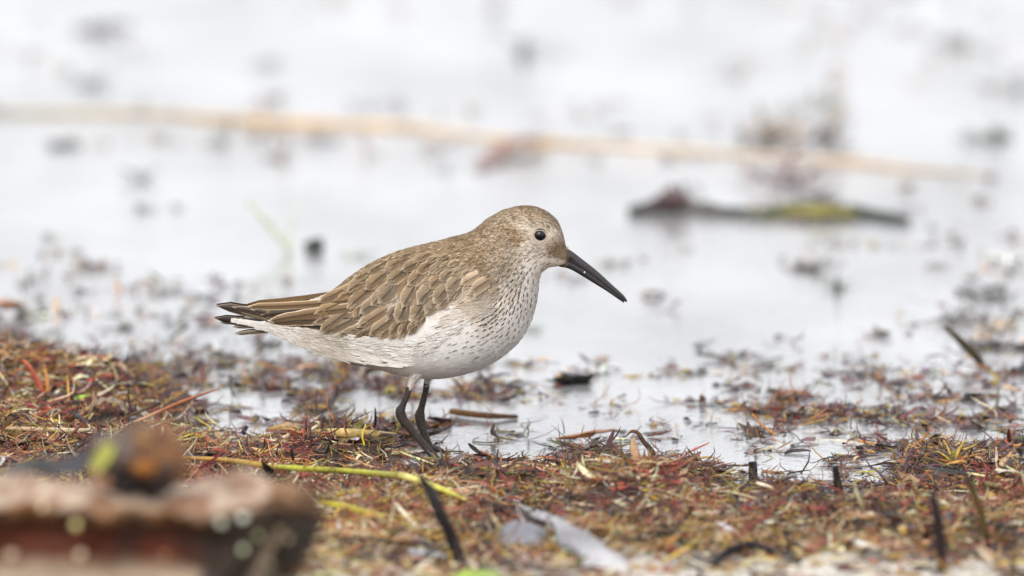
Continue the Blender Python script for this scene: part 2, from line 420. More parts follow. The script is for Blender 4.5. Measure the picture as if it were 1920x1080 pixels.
cB = pick(['dred', 'rust', 'plum', 'dark', 'ochre', 'olive', 'yel', 'cream'], [2, 2, 3, 3, 1.3, 1, .6, .3], n)
cR = pick(['red', 'dred', 'rust', 'cream', 'dark'], [6, 4, 2, 1, 2], n)
cC = pick(['cream', 'tan', 'ochre', 'rust', 'olive', 'yel'], [3, 4, 3, 3, 2, 1], n)
col = np.where((rng.random(n) < dry)[:, None], cA, cB)
pr = sm(.50, .68, fbm(x * 28 + 31, y * 13)); col = np.where(((rng.random(n) < pr * .8 * dry))[:, None], cR, col)
pc = sm(.52, .68, fbm(x * 24 + 61, y * 12 + 40)); col = np.where(((rng.random(n) < pc * .75 * dry))[:, None], cC, col)
pg = sm(1000, 1040, v); col = np.where((rng.random(n) < pg * .7)[:, None], cC * 1.1, col)
pk = sm(.50, .66, fbm(x * 40 + 91, y * 20 + 17)); cD = pick(['dark', 'black', 'dred', 'olive', 'plum'], [4, 2, 3, 2, 1], n); col = np.where((rng.random(n) < pk * .85)[:, None], cD, col)
col = col * (.7 + .6 * fbm(x * 22 + 5, y * 11 + 77))[:, None]
pit = rng.normal(0.03, .18, n); up = rng.random(n) < .03; pit[up] = rng.uniform(.4, 1.2, up.sum())
Ln = rng.uniform(.006, .019, n) * (1 + .8 * (rng.random(n) < .07)) * np.where(up, .55, 1); rd = rng.uniform(.00018, .0005, n) * (1 + 1.1 * (rng.random(n) < .16))
V, F, C = strands(np.stack([x, y, z], 1), rng.uniform(0, 6.28, n), pit, Ln, rd, rng.normal(0, 3.2, n), rng.normal(-.2, .6, n), np.clip(col, .01, .85), K=8)
V[:, 2] = np.maximum(V[:, 2], .0002)
tag(mesh('seaweed_strands', V, F, C, M_WRACK), 'matted red brown and straw coloured seaweed strands along the waterline', 'seaweed', kind='stuff')

# leaf flakes: wet curled scraps
N = 26000
x = rng.uniform(-.27, .345, N); y = rng.uniform(-.50, .78, N)
d1, d2, d3 = dens(x, y)
keep = rng.random(N) < np.maximum(d1 * .42, np.minimum(.40 * d2, .5) + d3 * 1.2); x, y, d1 = x[keep], y[keep], d1[keep]; n = len(x); u, v = PIX(x, y)
z = np.maximum(height(x, y), 0) + .0003 + rng.random(n) * .0042 * d1
wet = 1 - sm(-15, 60, v - np.interp(u, SHU, SHV))
cA = pick(['dred', 'rust', 'ochre', 'cream', 'tan', 'dark', 'olive', 'black', 'pale', 'green'], [2, 2, 1.6, 1.4, 2, 3, 1, 1.6, .5, .15], n)
cB = pick(['plum', 'dark', 'dred', 'rust', 'olive', 'black'], [3, 4, 1.5, 1, .8, 1.5], n)
col = np.where((rng.random(n) < wet)[:, None], cB, cA)
V, F, C = strands(np.stack([x, y, z], 1), rng.normal(0, .9, n) + math.pi * (rng.random(n) < .5), rng.normal(.18, .25, n), rng.uniform(.004, .015, n), rng.uniform(.0006, .0021, n),
                  rng.normal(0, .8, n), rng.normal(-.8, .8, n), col, K=5, flat=rng.normal(0, .8, n))
V[:, 2] = np.maximum(V[:, 2], .0002)
tag(mesh('leaf_scraps', V, F, C, M_FLAKE), 'wet dark curled leaf scraps scattered through the seaweed and shallows', 'leaf litter', kind='stuff')

# larger ribbons and stalks tangled in the mat
N = 5200
x = rng.uniform(-.27, .345, N); y = rng.uniform(-.46, .60, N)
d1, d2, d3 = dens(x, y); q_ = fbm(x * 30 + 14, y * 15 + 63)
keep = rng.random(N) < np.maximum(d1 * .5 * sm(.35, .6, q_), np.minimum(.10 * d2, .1) + d3 * .25); x, y, d1 = x[keep], y[keep], d1[keep]; n = len(x)
z = np.maximum(height(x, y), 0) + .001 + rng.random(n) * .0045 * d1
col = pick(['dark', 'dred', 'rust', 'tan', 'cream', 'olive', 'ochre', 'black', 'plum'], [4, 3, 2.5, 2, 1.3, 2, 1.4, 2, 1.2], n)
V, F, C = strands(np.stack([x, y, z], 1), rng.normal(0, .8, n) + math.pi * (rng.random(n) < .5), rng.normal(.0, .09, n), rng.uniform(.012, .034, n), rng.uniform(.0005, .0014, n),
                  rng.normal(0, 1.6, n), rng.normal(-.1, .35, n), col, K=9, flat=rng.normal(0, 1.2, n))
V[:, 2] = np.maximum(V[:, 2], .0002)
tag(mesh('seaweed_ribbons', V, F, C, M_FLAKE), 'larger wet brown seaweed ribbons tangled in the mat', 'seaweed', kind='stuff')

# upright sprigs
N = 9000
x = rng.uniform(-.26, .34, N); y = rng.uniform(-.40, .60, N)
d1, d2, d3 = dens(x, y)
keep = rng.random(N) < np.maximum(d1 * (1 - d1 * .72), np.minimum(.3 * d2, .3) + d3); x, y = x[keep], y[keep]; n = len(x)
z = np.maximum(height(x, y), 0) + .001
col = pick(['ochre', 'yel', 'rust', 'red', 'olive', 'dred', 'tan'], [4, 2.5, 3, 2, 1.5, 2, 1.5], n)
V, F, C = strands(np.stack([x, y, z], 1), rng.uniform(0, 6.28, n), rng.uniform(.5, 1.5, n), rng.uniform(.003, .0095, n), rng.uniform(.00016, .00036, n), rng.normal(0, 1, n), rng.normal(-.5, .8, n), col, K=6)
tag(mesh('seaweed_sprigs', V, F, C, M_WRACK), 'short ochre and rust sprigs sticking up out of the wrack', 'seaweed', kind='stuff')

# grit: tiny pale shell and gravel crumbs
N = 2600
x = rng.uniform(-.26, .34, N); y = rng.uniform(-.46, .35, N); d1, d2, d3 = dens(x, y)
keep = rng.random(N) < np.maximum(d1 * .5, .02 * d2) + .3 * sm(1040, 1080, PIX(x, y)[1]); x, y = x[keep], y[keep]; n = len(x)
z = np.maximum(height(x, y), 0) + rng.random(n) * .003
oct_v = np.array([(1, 0, 0), (-1, 0, 0), (0, 1, 0), (0, -1, 0), (0, 0, 1), (0, 0, -1)], float)
oct_f = np.array([(0, 2, 4), (2, 1, 4), (1, 3, 4), (3, 0, 4), (2, 0, 5), (1, 2, 5), (3, 1, 5), (0, 3, 5)])
sz = rng.uniform(.0003, .0010, n)[:, None, None] * rng.uniform(.6, 1.4, (n, 6, 1))
V = (np.stack([x, y, z], 1)[:, None] + oct_v[None] * sz).reshape(-1, 3)
F = (oct_f[None] + 6 * np.arange(n)[:, None, None]).reshape(-1, 3)
cc = pick(['pale', 'cream', 'dark', 'tan'], [5, 3, 2, 1], n); bl = rng.random(n) < .04; cc[bl] = lin((120, 150, 190))
tag(mesh('shell_grit', V, F, np.repeat(cc, 6, 0), M_STONE), 'tiny pale shell crumbs and grit in the litter', 'grit', kind='stuff')

# floating specks far out on the water
N = 1100
yy = .35 + 3.2 * rng.random(N) ** 1.7; xx = CAM[0] + (rng.random(N) - .5) * .62 * (1 + yy / 6)
q = fbm(xx * 7, yy * 3.2); keep = rng.random(N) < sm(.40, .60, q) * .9; xx, yy = xx[keep], yy[keep]; n = len(xx); k = 5
X0 = np.repeat(np.stack([xx, yy, 0 * xx + .0005], 1), k, 0) + rng.normal(0, 1, (n * k, 3)) * np.array([.005, .006, 0]); n *= k
V, F, C = strands(X0, rng.uniform(0, 6.28, n), rng.normal(.15, .3, n), rng.uniform(.004, .012, n), rng.uniform(.0005, .0014, n), rng.normal(0, 1, n), rng.normal(-.5, .6, n),
                  pick(['plum', 'dark', 'olive', 'tan', 'pale'], [3, 1.5, 2, 2, 2], n) * 1.15, K=4, flat=rng.normal(0, .8, n))
V[:, 2] = np.maximum(V[:, 2], .0002)
tag(mesh('floating_specks', V, F, C, M_FLAKE), 'blurred specks of weed floating on the far water', 'floating weed', kind='stuff')

# ------------------------------------------------------------------ the bird
S = MPP
bird = thing('wading_bird', 'brown and white wading bird with long black bill standing at the waterline', 'bird', (0, 0, 0))
def BW(px, py, yp=0.0):                   # photo pixel in the bird's mid plane, yp = sideways in pixels
    return np.array(W(px, py, 0.0)) + np.array([0, yp * S, 0])
def imap(P):                              # bird-plane photo pixel of world points
    return PIX(P[:, 0], 0 * P[:, 1], P[:, 2])
RG = [((466, 592), (464, 600), 5), ((500, 582), (490, 612), 17), ((545, 572), (525, 627), 31), ((590, 560), (570, 645), 46), ((625, 543), (602, 660), 58), ((660, 516), (645, 679), 70), ((700, 491), (700, 690), 83),
      ((750, 470), (760, 705), 94), ((800, 457), (820, 710), 100), ((845, 446), (880, 699), 101), ((873, 439), (928, 678), 97), ((889, 431), (966, 648), 90), ((901, 422), (989, 617), 79),
      ((914, 411), (1001, 586), 68), ((929, 402), (1008, 552), 57), ((945, 394), (1010, 529), 50), ((965, 388.5), (1015, 512), 46), ((986, 386.5), (1026, 503), 44), ((1008, 389.5), (1037, 499), 41),
      ((1029, 400), (1046, 498), 36), ((1045, 415), (1052, 497), 29), ((1054, 437), (1057, 496), 21), ((1059.5, 456), (1060, 494), 13.5), ((1062, 467), (1062, 489), 8)]
rt = crom([(a[0], a[1], b[0], b[1], h_) for a, b, h_ in RG], 120); NS = 56
V = []
for r_ in rt:
    ct = BW((r_[0] + r_[2]) / 2, (r_[1] + r_[3]) / 2); ax = (BW(r_[0], r_[1]) - BW(r_[2], r_[3])) / 2
    for j in range(NS):
        th = 2 * math.pi * j / NS
        c_, s_ = math.cos(th), math.sin(th)
        wd = r_[4] * S * (np.sign(s_) * abs(s_) ** .92) * (1 - .10 * c_)
        V.append(ct + ax * c_ + np.array([0, wd, 0]))
F = []
for i in range(len(rt) - 1):
    for j in range(NS):
        k = (j + 1) % NS; F.append((i * NS + j, (i + 1) * NS + j, (i + 1) * NS + k, i * NS + k))
F.append(tuple(range(NS))); F.append(tuple((len(rt) - 1) * NS + j for j in range(NS - 1, -1, -1)))
BV = np.array(V); BF = F
bvh = BVHTree.FromPolygons([tuple(p) for p in BV], BF)

CS = [(985, 388, (158, 136, 110)), (1020, 396, (156, 134, 110)), (1042, 415, (160, 142, 120)), (1052, 440, (176, 162, 146)), (940, 400, (172, 152, 126)), (955, 412, (178, 160, 136)), (975, 416, (190, 175, 156)), (990, 421, (192, 178, 160)), (930, 425, (164, 142, 116)), (965, 402, (168, 148, 124)), (1000, 402, (160, 140, 116)), (1025, 415, (166, 150, 130)), (945, 450, (164, 144, 120)), (935, 475, (166, 148, 126)),
      (1036, 438, (192, 180, 164)), (1034, 448, (176, 162, 144)), (1040, 460, (140, 116, 90)), (1055, 466, (134, 114, 92)), (1050, 476, (150, 130, 106)), (1012, 458, (186, 176, 164)), (1012, 418, (178, 162, 142)), (962, 434, (152, 130, 102)), (950, 428, (156, 132, 104)),
      (968, 446, (158, 134, 104)), (985, 462, (192, 180, 166)), (960, 466, (178, 163, 146)), (1044, 490, (224, 214, 200)), (1015, 495, (212, 202, 190)), (1000, 480, (200, 190, 178)), (1000, 515, (208, 200, 192)), (925, 450, (168, 148, 124)),
      (900, 480, (156, 136, 110)), (900, 432, (170, 148, 122)), (860, 452, (156, 136, 110)), (830, 480, (146, 126, 100)), (800, 470, (150, 128, 102)), (750, 500, (146, 124, 98)), (680, 530, (146, 124, 98)), (940, 498, (166, 150, 132)), (915, 520, (166, 150, 130)), (885, 520, (176, 160, 142)),
      (960, 530, (192, 182, 172)), (990, 560, (206, 200, 194)), (900, 560, (188, 176, 162)), (925, 580, (198, 190, 180)), (950, 600, (214, 209, 204)), (868, 550, (192, 176, 156)), (890, 575, (206, 194, 180)), (850, 575, (218, 209, 198)), (870, 600, (228, 224, 219)), (850, 660, (230, 228, 225)), (930, 660, (228, 226, 223)),
      (1000, 540, (206, 200, 194)), (760, 655, (228, 224, 218)), (700, 655, (216, 209, 200)), (640, 655, (198, 190, 178)), (600, 635, (205, 197, 186)), (550, 620, (214, 208, 200)), (470, 603, (228, 224, 219)), (800, 690, (222, 218, 213)), (800, 620, (228, 224, 219)), (700, 640, (226, 221, 214)), (985, 620, (220, 216, 212))]  # greyer vent tones carry the shade there in the plumage colour
CSP = np.array([(a, b) for a, b, c in CS], float); CSC = lin(np.array([c for a, b, c in CS]))
CSC = CSC * np.array([1.0, .975, .93]) ** (1 - sm(.30, .62, CSC.mean(1)))[:, None] * (.76 + .26 * sm(.30, .62, CSC.mean(1)))[:, None]
_hd = (CSP[:, 0] > 925) & (CSP[:, 1] < 505)
CSC[_hd] = (CSC[_hd] * .9 + CSC[_hd].mean(1)[:, None] * .1) * 1.17
def bcol(px, py):
    d2 = (px[:, None] - CSP[None, :, 0]) ** 2 + (py[:, None] - CSP[None, :, 1]) ** 2
    w_ = 1 / (d2 + 22) ** 2.6; return (w_ @ CSC) / w_.sum(1)[:, None]
FL = [(1050, 440, -.5, -.85), (1030, 400, -.9, -.4), (985, 390, -1, -.02), (940, 400, -.95, .35), (900, 430, -.9, .45), (1040, 470, -.95, .15), (1000, 470, -.93, .35), (1030, 497, -.93, .3), (950, 470, -.85, .5), (1005, 515, -.6, .8), (1000, 560, -.28, .96),
      (960, 560, -.5, .85), (900, 560, -.85, .5), (910, 510, -.8, .6), (900, 620, -.93, .35), (985, 620, -.6, .8), (930, 670, -.9, .3), (850, 690, -1, .0), (775, 695, -.75, .65), (700, 660, -.98, .15), (600, 640, -.95, -.25), (480, 608, -.97, -.2),
      (850, 455, -.95, .3), (800, 480, -.8, .6), (700, 510, -.8, .6), (820, 600, -.9, .42), (860, 560, -.9, .42), (760, 640, -.97, .2)]
FLA = np.array(FL)
def bflow(px, py):
    d2 = (px[:, None] - FLA[None, :, 0]) ** 2 + (py[:, None] - FLA[None, :, 1]) ** 2
    w_ = 1 / (d2 + 150) ** 1.5; f = (w_ @ FLA[:, 2:]) / w_.sum(1)[:, None]; return f / np.linalg.norm(f, axis=1)[:, None]
bu, bv = imap(BV)
mesh('body', BV, BF, bcol(bu, bv) * .97, M_PLUME, bird)

# sample points over the whole skin
Fq = np.array([f for f in BF if len(f) == 4]); q0, q1, q2, q3 = (BV[Fq[:, k]] for k in range(4))
nrm = np.cross(q2 - q0, q3 - q1); area = np.linalg.norm(nrm, axis=1); nrm /= area[:, None] + 1e-15
cen = BV.mean(0)
# orient outward with ring centres
rc = BV.reshape(len(rt), NS, 3).mean(1); fi = Fq[:, 0] // NS
sgn = np.sign(((q0 + q2) / 2 - rc[fi]) * nrm).sum(1); outw = ((((q0 + q2) / 2 - rc[fi]) * nrm).sum(1) < 0); nrm[outw] *= -1
VN = np.zeros_like(BV)
for k in range(4): np.add.at(VN, Fq[:, k], nrm * area[:, None])
VN /= np.linalg.norm(VN, axis=1)[:, None] + 1e-15
def sample(n, wfun=None):
    p = area.copy(); 
    c = (q0 + q2) / 2; cu, cv = imap(c)
    if wfun is not None: p = p * wfun(cu, cv)
    k = rng.choice(len(Fq), n, p=p / p.sum()); a = rng.random((n, 1)); b = rng.random((n, 1))
    f = lambda A: (A[Fq[k, 0]] * (1 - a) + A[Fq[k, 1]] * a) * (1 - b) + (A[Fq[k, 3]] * (1 - a) + A[Fq[k, 2]] * a) * b
    P = f(BV); Nn = f(VN); return P, Nn / (np.linalg.norm(Nn, axis=1)[:, None] + 1e-12)
EYE = np.array((1012, 436.5))
def blades(P, Nn, flow, length, width, lift0, lift1, cols, droop=0.3, tipcol=None):
    """small body feathers: 4 rows x 3 columns, arched, lying along the flow"""
    n = len(P)
    T = np.stack([flow[:, 0], 0 * flow[:, 0], -flow[:, 1]], 1)
    T = T - (T * Nn).sum(1)[:, None] * Nn; T /= np.linalg.norm(T, axis=1)[:, None] + 1e-9
    Bn = np.cross(Nn, T)
    rows = [(0, .55), (.4, 1.0), (.8, .72), (1.0, .12)]
    V = []
    for t_, w_ in rows:
        c = P + T * (length * (t_ - .3))[:, None] + Nn * (lift0 + (lift1 - lift0) * t_ - droop * length * (t_ - .3) ** 2 * .15)[:, None]
        for s_ in (-1, 0, 1):
            V.append(c + Bn * (width * w_ * s_ * .5)[:, None] + Nn * ((0.0 if s_ == 0 else -.22) * width * w_)[:, None])
    V = np.stack(V, 1).reshape(-1, 3)
    f = []
    for r in range(3):
        for c in range(2):
            f.append((r * 3 + c, r * 3 + c + 3, r * 3 + c + 4, r * 3 + c + 1))
    F = (np.array(f)[None] + 12 * np.arange(n)[:, None, None]).reshape(-1, 4)
    C = np.repeat(cols[:, None, :], 12, 1)
    if tipcol is not None: C[:, 6:] = tipcol[:, None, :]
    C[:, :3] *= .95
    NN = np.repeat((Nn + .11 * rng.standard_normal((n, 3)) - .10 * T)[:, None, :], 12, 1)
    NN = NN + np.tile(np.array([-.18, 0, .18] * 4)[None, :, None], (n, 1, 1)) * Bn[:, None, :]
    NN /= np.linalg.norm(NN, axis=2)[..., None]
    global LASTN; LASTN = NN.reshape(-1, 3)
    return V, F, C.reshape(-1, 3)
# dense contour plumage
def wden(u_, v_): return np.where(u_ > 890, 2.6, 1.0)
P, Nn = sample(30000, wden); pu, pv = imap(P)
ok = (np.hypot(pu - EYE[0], pv - EYE[1]) > 15.5) | (P[:, 1] > 0) & (np.hypot(pu - EYE[0], pv - EYE[1]) > 14)
ok &= ~((pu > 1053) & (pv > 464))
P, Nn, pu, pv = P[ok], Nn[ok], pu[ok], pv[ok]; n = len(P)
fl = bflow(pu, pv) + rng.normal(0, .13, (n, 2)); fl /= np.linalg.norm(fl, axis=1)[:, None]
head = sm(880, 960, pu) * (1 - sm(500, 560, pv))
belly = sm(560, 640, pv + (900 - pu) * .0)
base = bcol(pu, pv); lum = base.mean(1)
brown = 1 - sm(.45, .68, lum)
ln = (9 - 3.0 * head + 5 * belly) * S * rng.uniform(.7, 1.35, n); wd = (3.0 - .9 * head + 1.6 * belly) * S * rng.uniform(.6, 1.4, n)
jit = (1 + (.025 + .17 * brown * (1 - .0 * head))[:, None] * rng.standard_normal((n, 1)))
col = np.clip(base * jit, .03, .88)
# crown, neck and cheek: darker centred feathers
dk = rng.random(n) < .20 * brown; col[dk] *= .62
lt = rng.random(n) < .10 * brown; col[lt] = col[lt] * .5 + .5 * lin((214, 200, 180))
near_bill = np.hypot(pu - 1056, pv - 470) < 16; ln[near_bill] *= .6
tipc = col * np.where(brown > .5, 1.12, 1.0)[:, None]
V1 = blades(P, Nn, fl, ln, wd, np.full(n, -.3 * S), (1.1 - .5 * belly) * S * rng.uniform(.5, 1.5, n), col, tipcol=np.clip(tipc, 0, .9))
o = mesh('body_plumage', *V1, M_PLUME, bird, nor=LASTN); tag(o, kind='stuff')

# breast streaks: dark teardrops on jittered rows
P, Nn = sample(26000, lambda a, b: ((a > 800) & (b > 470) & (b < 680)) * 1.0 + 1e-6); pu, pv = imap(P)
edge_ = 900 + 0 * pu
wt = np.exp(-((pu - 965) / 48) ** 2 - ((pv - 562) / 46) ** 2) * 1.0 + .75 * np.exp(-((pu - 915) / 40) ** 2 - ((pv - 585) / 34) ** 2) + .45 * np.exp(-((pu - 975) / 40) ** 2 - ((pv - 500) / 30) ** 2)
wt += .25 * np.exp(-((pu - 935) / 46) ** 2 - ((pv - 630) / 22) ** 2)
sel = []
order = rng.permutation(len(P)); grid = {}
for k in order:
    if rng.random() > wt[k] * 1.25: continue
    c = (int(pu[k] // 6.2), int(pv[k] // 7.5), P[k, 1] > 0)
    if any((c[0] + a, c[1] + b, c[2]) in grid and math.hypot(pu[k] - grid[(c[0] + a, c[1] + b, c[2])][0], (pv[k] - grid[(c[0] + a, c[1] + b, c[2])][1]) * .8) < 6.2 + 3.5 * (1 - min(1, wt[k])) for a in (-1, 0, 1) for b in (-1, 0, 1)): continue
    grid[c] = (pu[k], pv[k]); sel.append(k)
sel = np.array(sel); P, Nn, pu, pv = P[sel], Nn[sel], pu[sel], pv[sel]; n = len(P)
fl = bflow(pu, pv) + rng.normal(0, .10, (n, 2))
strc = lin((64, 49, 38)) * rng.uniform(.6, 1.5, (n, 1)); fade = sm(.15, .8, wt[sel])[:, None]; strc = strc * (.75 + .25 * fade) + bcol(pu, pv) * (.30 * (1 - fade) + .06)
V2 = blades(P, Nn, fl, rng.uniform(6, 12.5, n) * S, rng.uniform(1.9, 3.3, n) * S, np.full(n, 1.2 * S), np.full(n, 2.0 * S), strc)
o = mesh('breast_streaks', *V2, M_PLUME, bird, nor=LASTN); tag(o, kind='stuff')

# fine dark streaks on crown, nape and cheek
P, Nn = sample(3700, lambda a, b: ((a > 840) & (b < 530)) * np.where(b < 420, 1.5, 1.0) + 1e-6); pu, pv = imap(P)
ok = (np.hypot(pu - EYE[0], pv - EYE[1]) > 19) & ~((pu > 1048) & (pv > 455)) & ~((pu > 985) & (pv > 478)); P, Nn, pu, pv = P[ok], Nn[ok], pu[ok], pv[ok]; n = len(P)
fl = bflow(pu, pv) + rng.normal(0, .12, (n, 2))
V3 = blades(P, Nn, fl, rng.uniform(4, 9, n) * S, rng.uniform(.7, 1.4, n) * S, np.full(n, 1.0 * S), np.full(n, 1.9 * S), np.clip(bcol(pu, pv) * rng.uniform(.38, .78, (n, 1)), .02, .8))
o = mesh('head_streaks', *V3, M_PLUME, bird, nor=LASTN); tag(o, kind='stuff')
# ---- wing feathers
def ysurf(px, py):
    """nearest body surface sideways of the mid plane (negative = towards the camera side), pixel units"""
    o_ = Vector(tuple(BW(px, py, -400))); h_ = bvh.ray_cast(o_, Vector((0, 1, 0)), 1.0)
    fb = np.interp(px, [400, 440, 480, 520, 570, 620, 680, 760, 860], [-9, -13, -18, -30, -44, -56, -66, -72, -66])
    hit = h_[0][1] / S if h_[0] is not None else 0
    return min(hit, fb * (1.0 if h_[0] is not None or px < 640 else .6))
BRN = (146, 122, 94)
# base u,v  tip u,v  width  colour  fringe  order(lift)
FT = []
def fe(b, t, w_, col=BRN, fr=(190, 172, 146), lift=0, k='feather', bend=0.0): FT.append((b, t, w_, col, fr, lift, k, bend))
A5 = lambda p: (560 + p[0] / 5.4, 440 + p[1] / 5.4)
B5 = lambda p: (720 + p[0] / 5.4, 430 + p[1] / 5.4)
# tail and primaries
for (b, t, w_) in [((560, 612), (440, 625.5), 9), ((550, 606), (436, 613), 8), ((540, 600), (412, 605), 8)]:
    fe(b, t, w_, (140, 128, 112), (190, 180, 165), -9, 'tail_feather')
fe((600, 606), (402, 595.5), 17, (52, 44, 42), (120, 104, 88), -6, 'primary', -.02)
fe((640, 612), (405, 571.5), 21, (74, 62, 54), (150, 132, 110), -2.5, 'primary', .0)
fe((640, 618), (435, 573.5), 17, (80, 68, 58), (196, 176, 150), -1.2, 'primary', .0)
fe((640, 616), (470, 577.5), 14, (80, 68, 58), (200, 182, 154), -.4, 'primary', .0)
fe((620, 610), (502, 583), 11, (80, 68, 58), (200, 182, 154), .2, 'primary', .0)
fe((700, 622), (505, 601), 13, (62, 50, 46), (150, 130, 108), -.2, 'secondary', .03)
# tertials
fe((672, 553), (464, 572), 15, (140, 114, 84), (236, 216, 184), 1.2, 'tertial', -.018)
fe((690, 562), (488, 588), 20, (84, 70, 58), (150, 132, 108), -.6, 'tertial', .0)
fe((672, 568), (502, 598.5), 20, (136, 110, 82), (240, 222, 192), 2.0, 'tertial', .008)
fe((668, 588), (506, 600), 20, (104, 86, 68), (236, 218, 188), 1.2, 'tertial', .0)
def fa(b, t, w_, col=BRN, **kw): fe(A5(b), A5(t), w_ / 4.8, col, **kw)
def fb_(b, t, w_, col=BRN, **kw): fe(B5(b), B5(t), w_ / 4.8, col, **kw)
WG = (140, 122, 100)
fa((890, 250), (545, 420), 60, (154, 130, 100)); fa((690, 390), (268, 622), 60, (152, 128, 98)); fa((640, 440), (200, 652), 85, (150, 126, 98))
fa((760, 350), (485, 545), 130, (156, 132, 102)); fa((900, 330), (668, 515), 135, (152, 130, 102)); fa((1085, 320), (880, 455), 120); fa((930, 200), (700, 345), 95, (156, 134, 104)); fa((1090, 210), (862, 312), 95, (154, 132, 104))
fa((1090, 150), (900, 200), 60, (160, 138, 110)); fa((1000, 450), (732, 668), 165, WG); fa((740, 500), (488, 705), 120); fa((830, 600), (620, 752), 120, WG)
fa((590, 540), (400, 592), 60, (158, 128, 90)); fa((500, 620), (158, 772), 115, (164, 138, 102)); fa((440, 740), (150, 866), 85, (150, 126, 98)); fa((570, 690), (214, 946), 125, (144, 122, 94))
fa((640, 770), (240, 967), 105, WG); fa((740, 850), (390, 988), 80, WG); fa((800, 890), (560, 995), 60, (130, 108, 84)); fa((900, 700), (598, 892), 120); fa((980, 770), (714, 970), 120, WG)
fa((960, 880), (810, 992), 80); fa((1030, 830), (920, 1002), 95); fa((1110, 840), (1010, 988), 90, WG); fa((640, 640), (560, 800), 70)
fb_((220, 240), (0, 372), 110, (152, 130, 102)); fb_((350, 290), (174, 372), 105, (148, 126, 100)); fb_((480, 300), (330, 402), 95); fb_((590, 310), (450, 394), 85, WG); fb_((670, 300), (560, 352), 60)
fb_((230, 360), (18, 512), 130, (150, 128, 100)); fb_((400, 380), (240, 524), 125); fb_((570, 430), (460, 545), 115); fb_((770, 440), (630, 570), 130, WG); fb_((680, 380), (560, 470), 90, WG)
fb_((130, 500), (-60, 700), 160, WG); fb_((330, 500), (188, 735), 150, (144, 124, 98)); fb_((490, 530), (338, 705), 155, WG); fb_((650, 530), (500, 690), 140, WG); fb_((770, 520), (640, 650), 120, WG)
fb_((230, 700), (140, 895), 155, WG); fb_((430, 660), (288, 875), 155, (138, 118, 92)); fb_((550, 620), (420, 805), 130, WG); fb_((670, 610), (540, 745), 110, WG); fb_((120, 730), (38, 865), 80, (124, 104, 88))
fb_((160, 870), (60, 1052), 95, (136, 114, 86)); fb_((260, 860), (158, 1035), 105, (132, 110, 84)); fb_((350, 850), (250, 1005), 95, (126, 106, 82)); fb_((410, 820), (320, 915), 85, (130, 110, 86))
PAL_W = (170, 150, 126)
fb_((980, 400), (768, 505), 105, PAL_W, fr=(190, 174, 152)); fb_((1080, 450), (868, 575), 110, (168, 148, 124), fr=(190, 174, 152)); fb_((1060, 550), (900, 650), 90, (176, 158, 136), fr=(196, 182, 162)); fb_((980, 520), (850, 600), 90, (176, 158, 136), fr=(196, 182, 162))
fb_((330, 170), (150, 246), 60, (158, 136, 108)); fb_((470, 200), (300, 275), 70, (154, 132, 106)); fb_((560, 230), (420, 290), 60, (152, 130, 104)); fb_((640, 220), (530, 270), 50, (154, 134, 108)); fb_((460, 140), (330, 190), 50, (160, 138, 110))
fb_((740, 280), (640, 330), 55, (150, 130, 104)); fb_((780, 350), (690, 410), 60, (150, 130, 104)); fb_((840, 300), (750, 350), 50, (152, 132, 108)); fb_((860, 370), (780, 430), 60, (152, 132, 108))
def feather(b, t, w_, col, fr, lift, kind, bend, side=-1):
    b = np.array(b); t = np.array(t); L = np.linalg.norm(t - b); d = (t - b) / L; nn = np.array([-d[1], d[0]])
    NV = 11 if L > 30 else 8; us = np.array([-1, -.6, -.06, .06, .6, 1.0])
    V = []; UVs = []
    longf = L > 90
    for i in range(NV):
        s_ = i / (NV - 1)
        if longf: pf = min(1, (s_ / .15 + .3)) * (1 - max(0, (s_ - .72) / .28) ** 2.2) ** .6
        else: pf = min(1, (s_ / .3 + .3)) * (1 - max(0, (s_ - .55) / .45) ** 2.3) ** .62
        pf = max(pf, .04)
        m = b + (t - b) * s_ + nn * bend * L * 4 * s_ * (1 - s_)
        for q in us:
            jg = 1 + (.05 + .09 * (s_ > .6) if abs(q) == 1 else 0) * (random.random() - .5) * 2
            p = m + nn * q * w_ / 2 * pf * jg - d * (abs(q) * w_ * .12 if s_ < .98 else 0)
            if p[0] > 668:
                for _k in range(24):
                    if bvh.ray_cast(Vector(tuple(BW(p[0], p[1] - 1.5, -400))), Vector((0, 1, 0)), 1.0)[0] is not None: break
                    p = p + np.array([0, 1.5])
            y_ = ysurf(*p)
            y_ = y_ - .8 - lift * 1.0 - 3.8 * s_ * (.6 + min(1.2, w_ / 22)) + 1.8 * q * q * w_ / 20
            V.append(BW(p[0], p[1], y_ if side < 0 else -y_)); UVs.append(((q + 1) / 2, 1 - (1 - s_) * max(1.0, L / 42)))
    V = np.array(V); F = []
    n_ = len(us)
    for i in range(NV - 1):
        for j in range(n_ - 1):
            F.append((i * n_ + j, i * n_ + j + 1, (i + 1) * n_ + j + 1, (i + 1) * n_ + j))
    c = lin(col) * np.array([1.02, .98, .92]) * (.77 if col != PAL_W else .9); c = np.clip(c * random.uniform(.84, 1.16), 0, 1)
    return V, F, c, UVs
far = []
for (b, t, w_, col, fr, lift, kind, bend) in FT:
    V, F, c, UVs = feather(b, t, w_, col, fr, lift, kind, bend)
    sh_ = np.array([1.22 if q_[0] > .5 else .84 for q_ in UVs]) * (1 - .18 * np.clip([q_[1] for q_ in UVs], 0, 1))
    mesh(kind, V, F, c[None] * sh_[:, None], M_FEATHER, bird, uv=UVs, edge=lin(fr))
    if bvh.ray_cast(Vector(tuple(BW((b[0] + t[0]) / 2, min(b[1], t[1]) - 16, -400))), Vector((0, 1, 0)), 1.0)[0] is None and b[0] > 600 and kind == 'feather': continue
    V2_ = V.copy(); V2_[:, 1] *= -1; far.append((V2_, F, np.tile(c, (len(V), 1))))
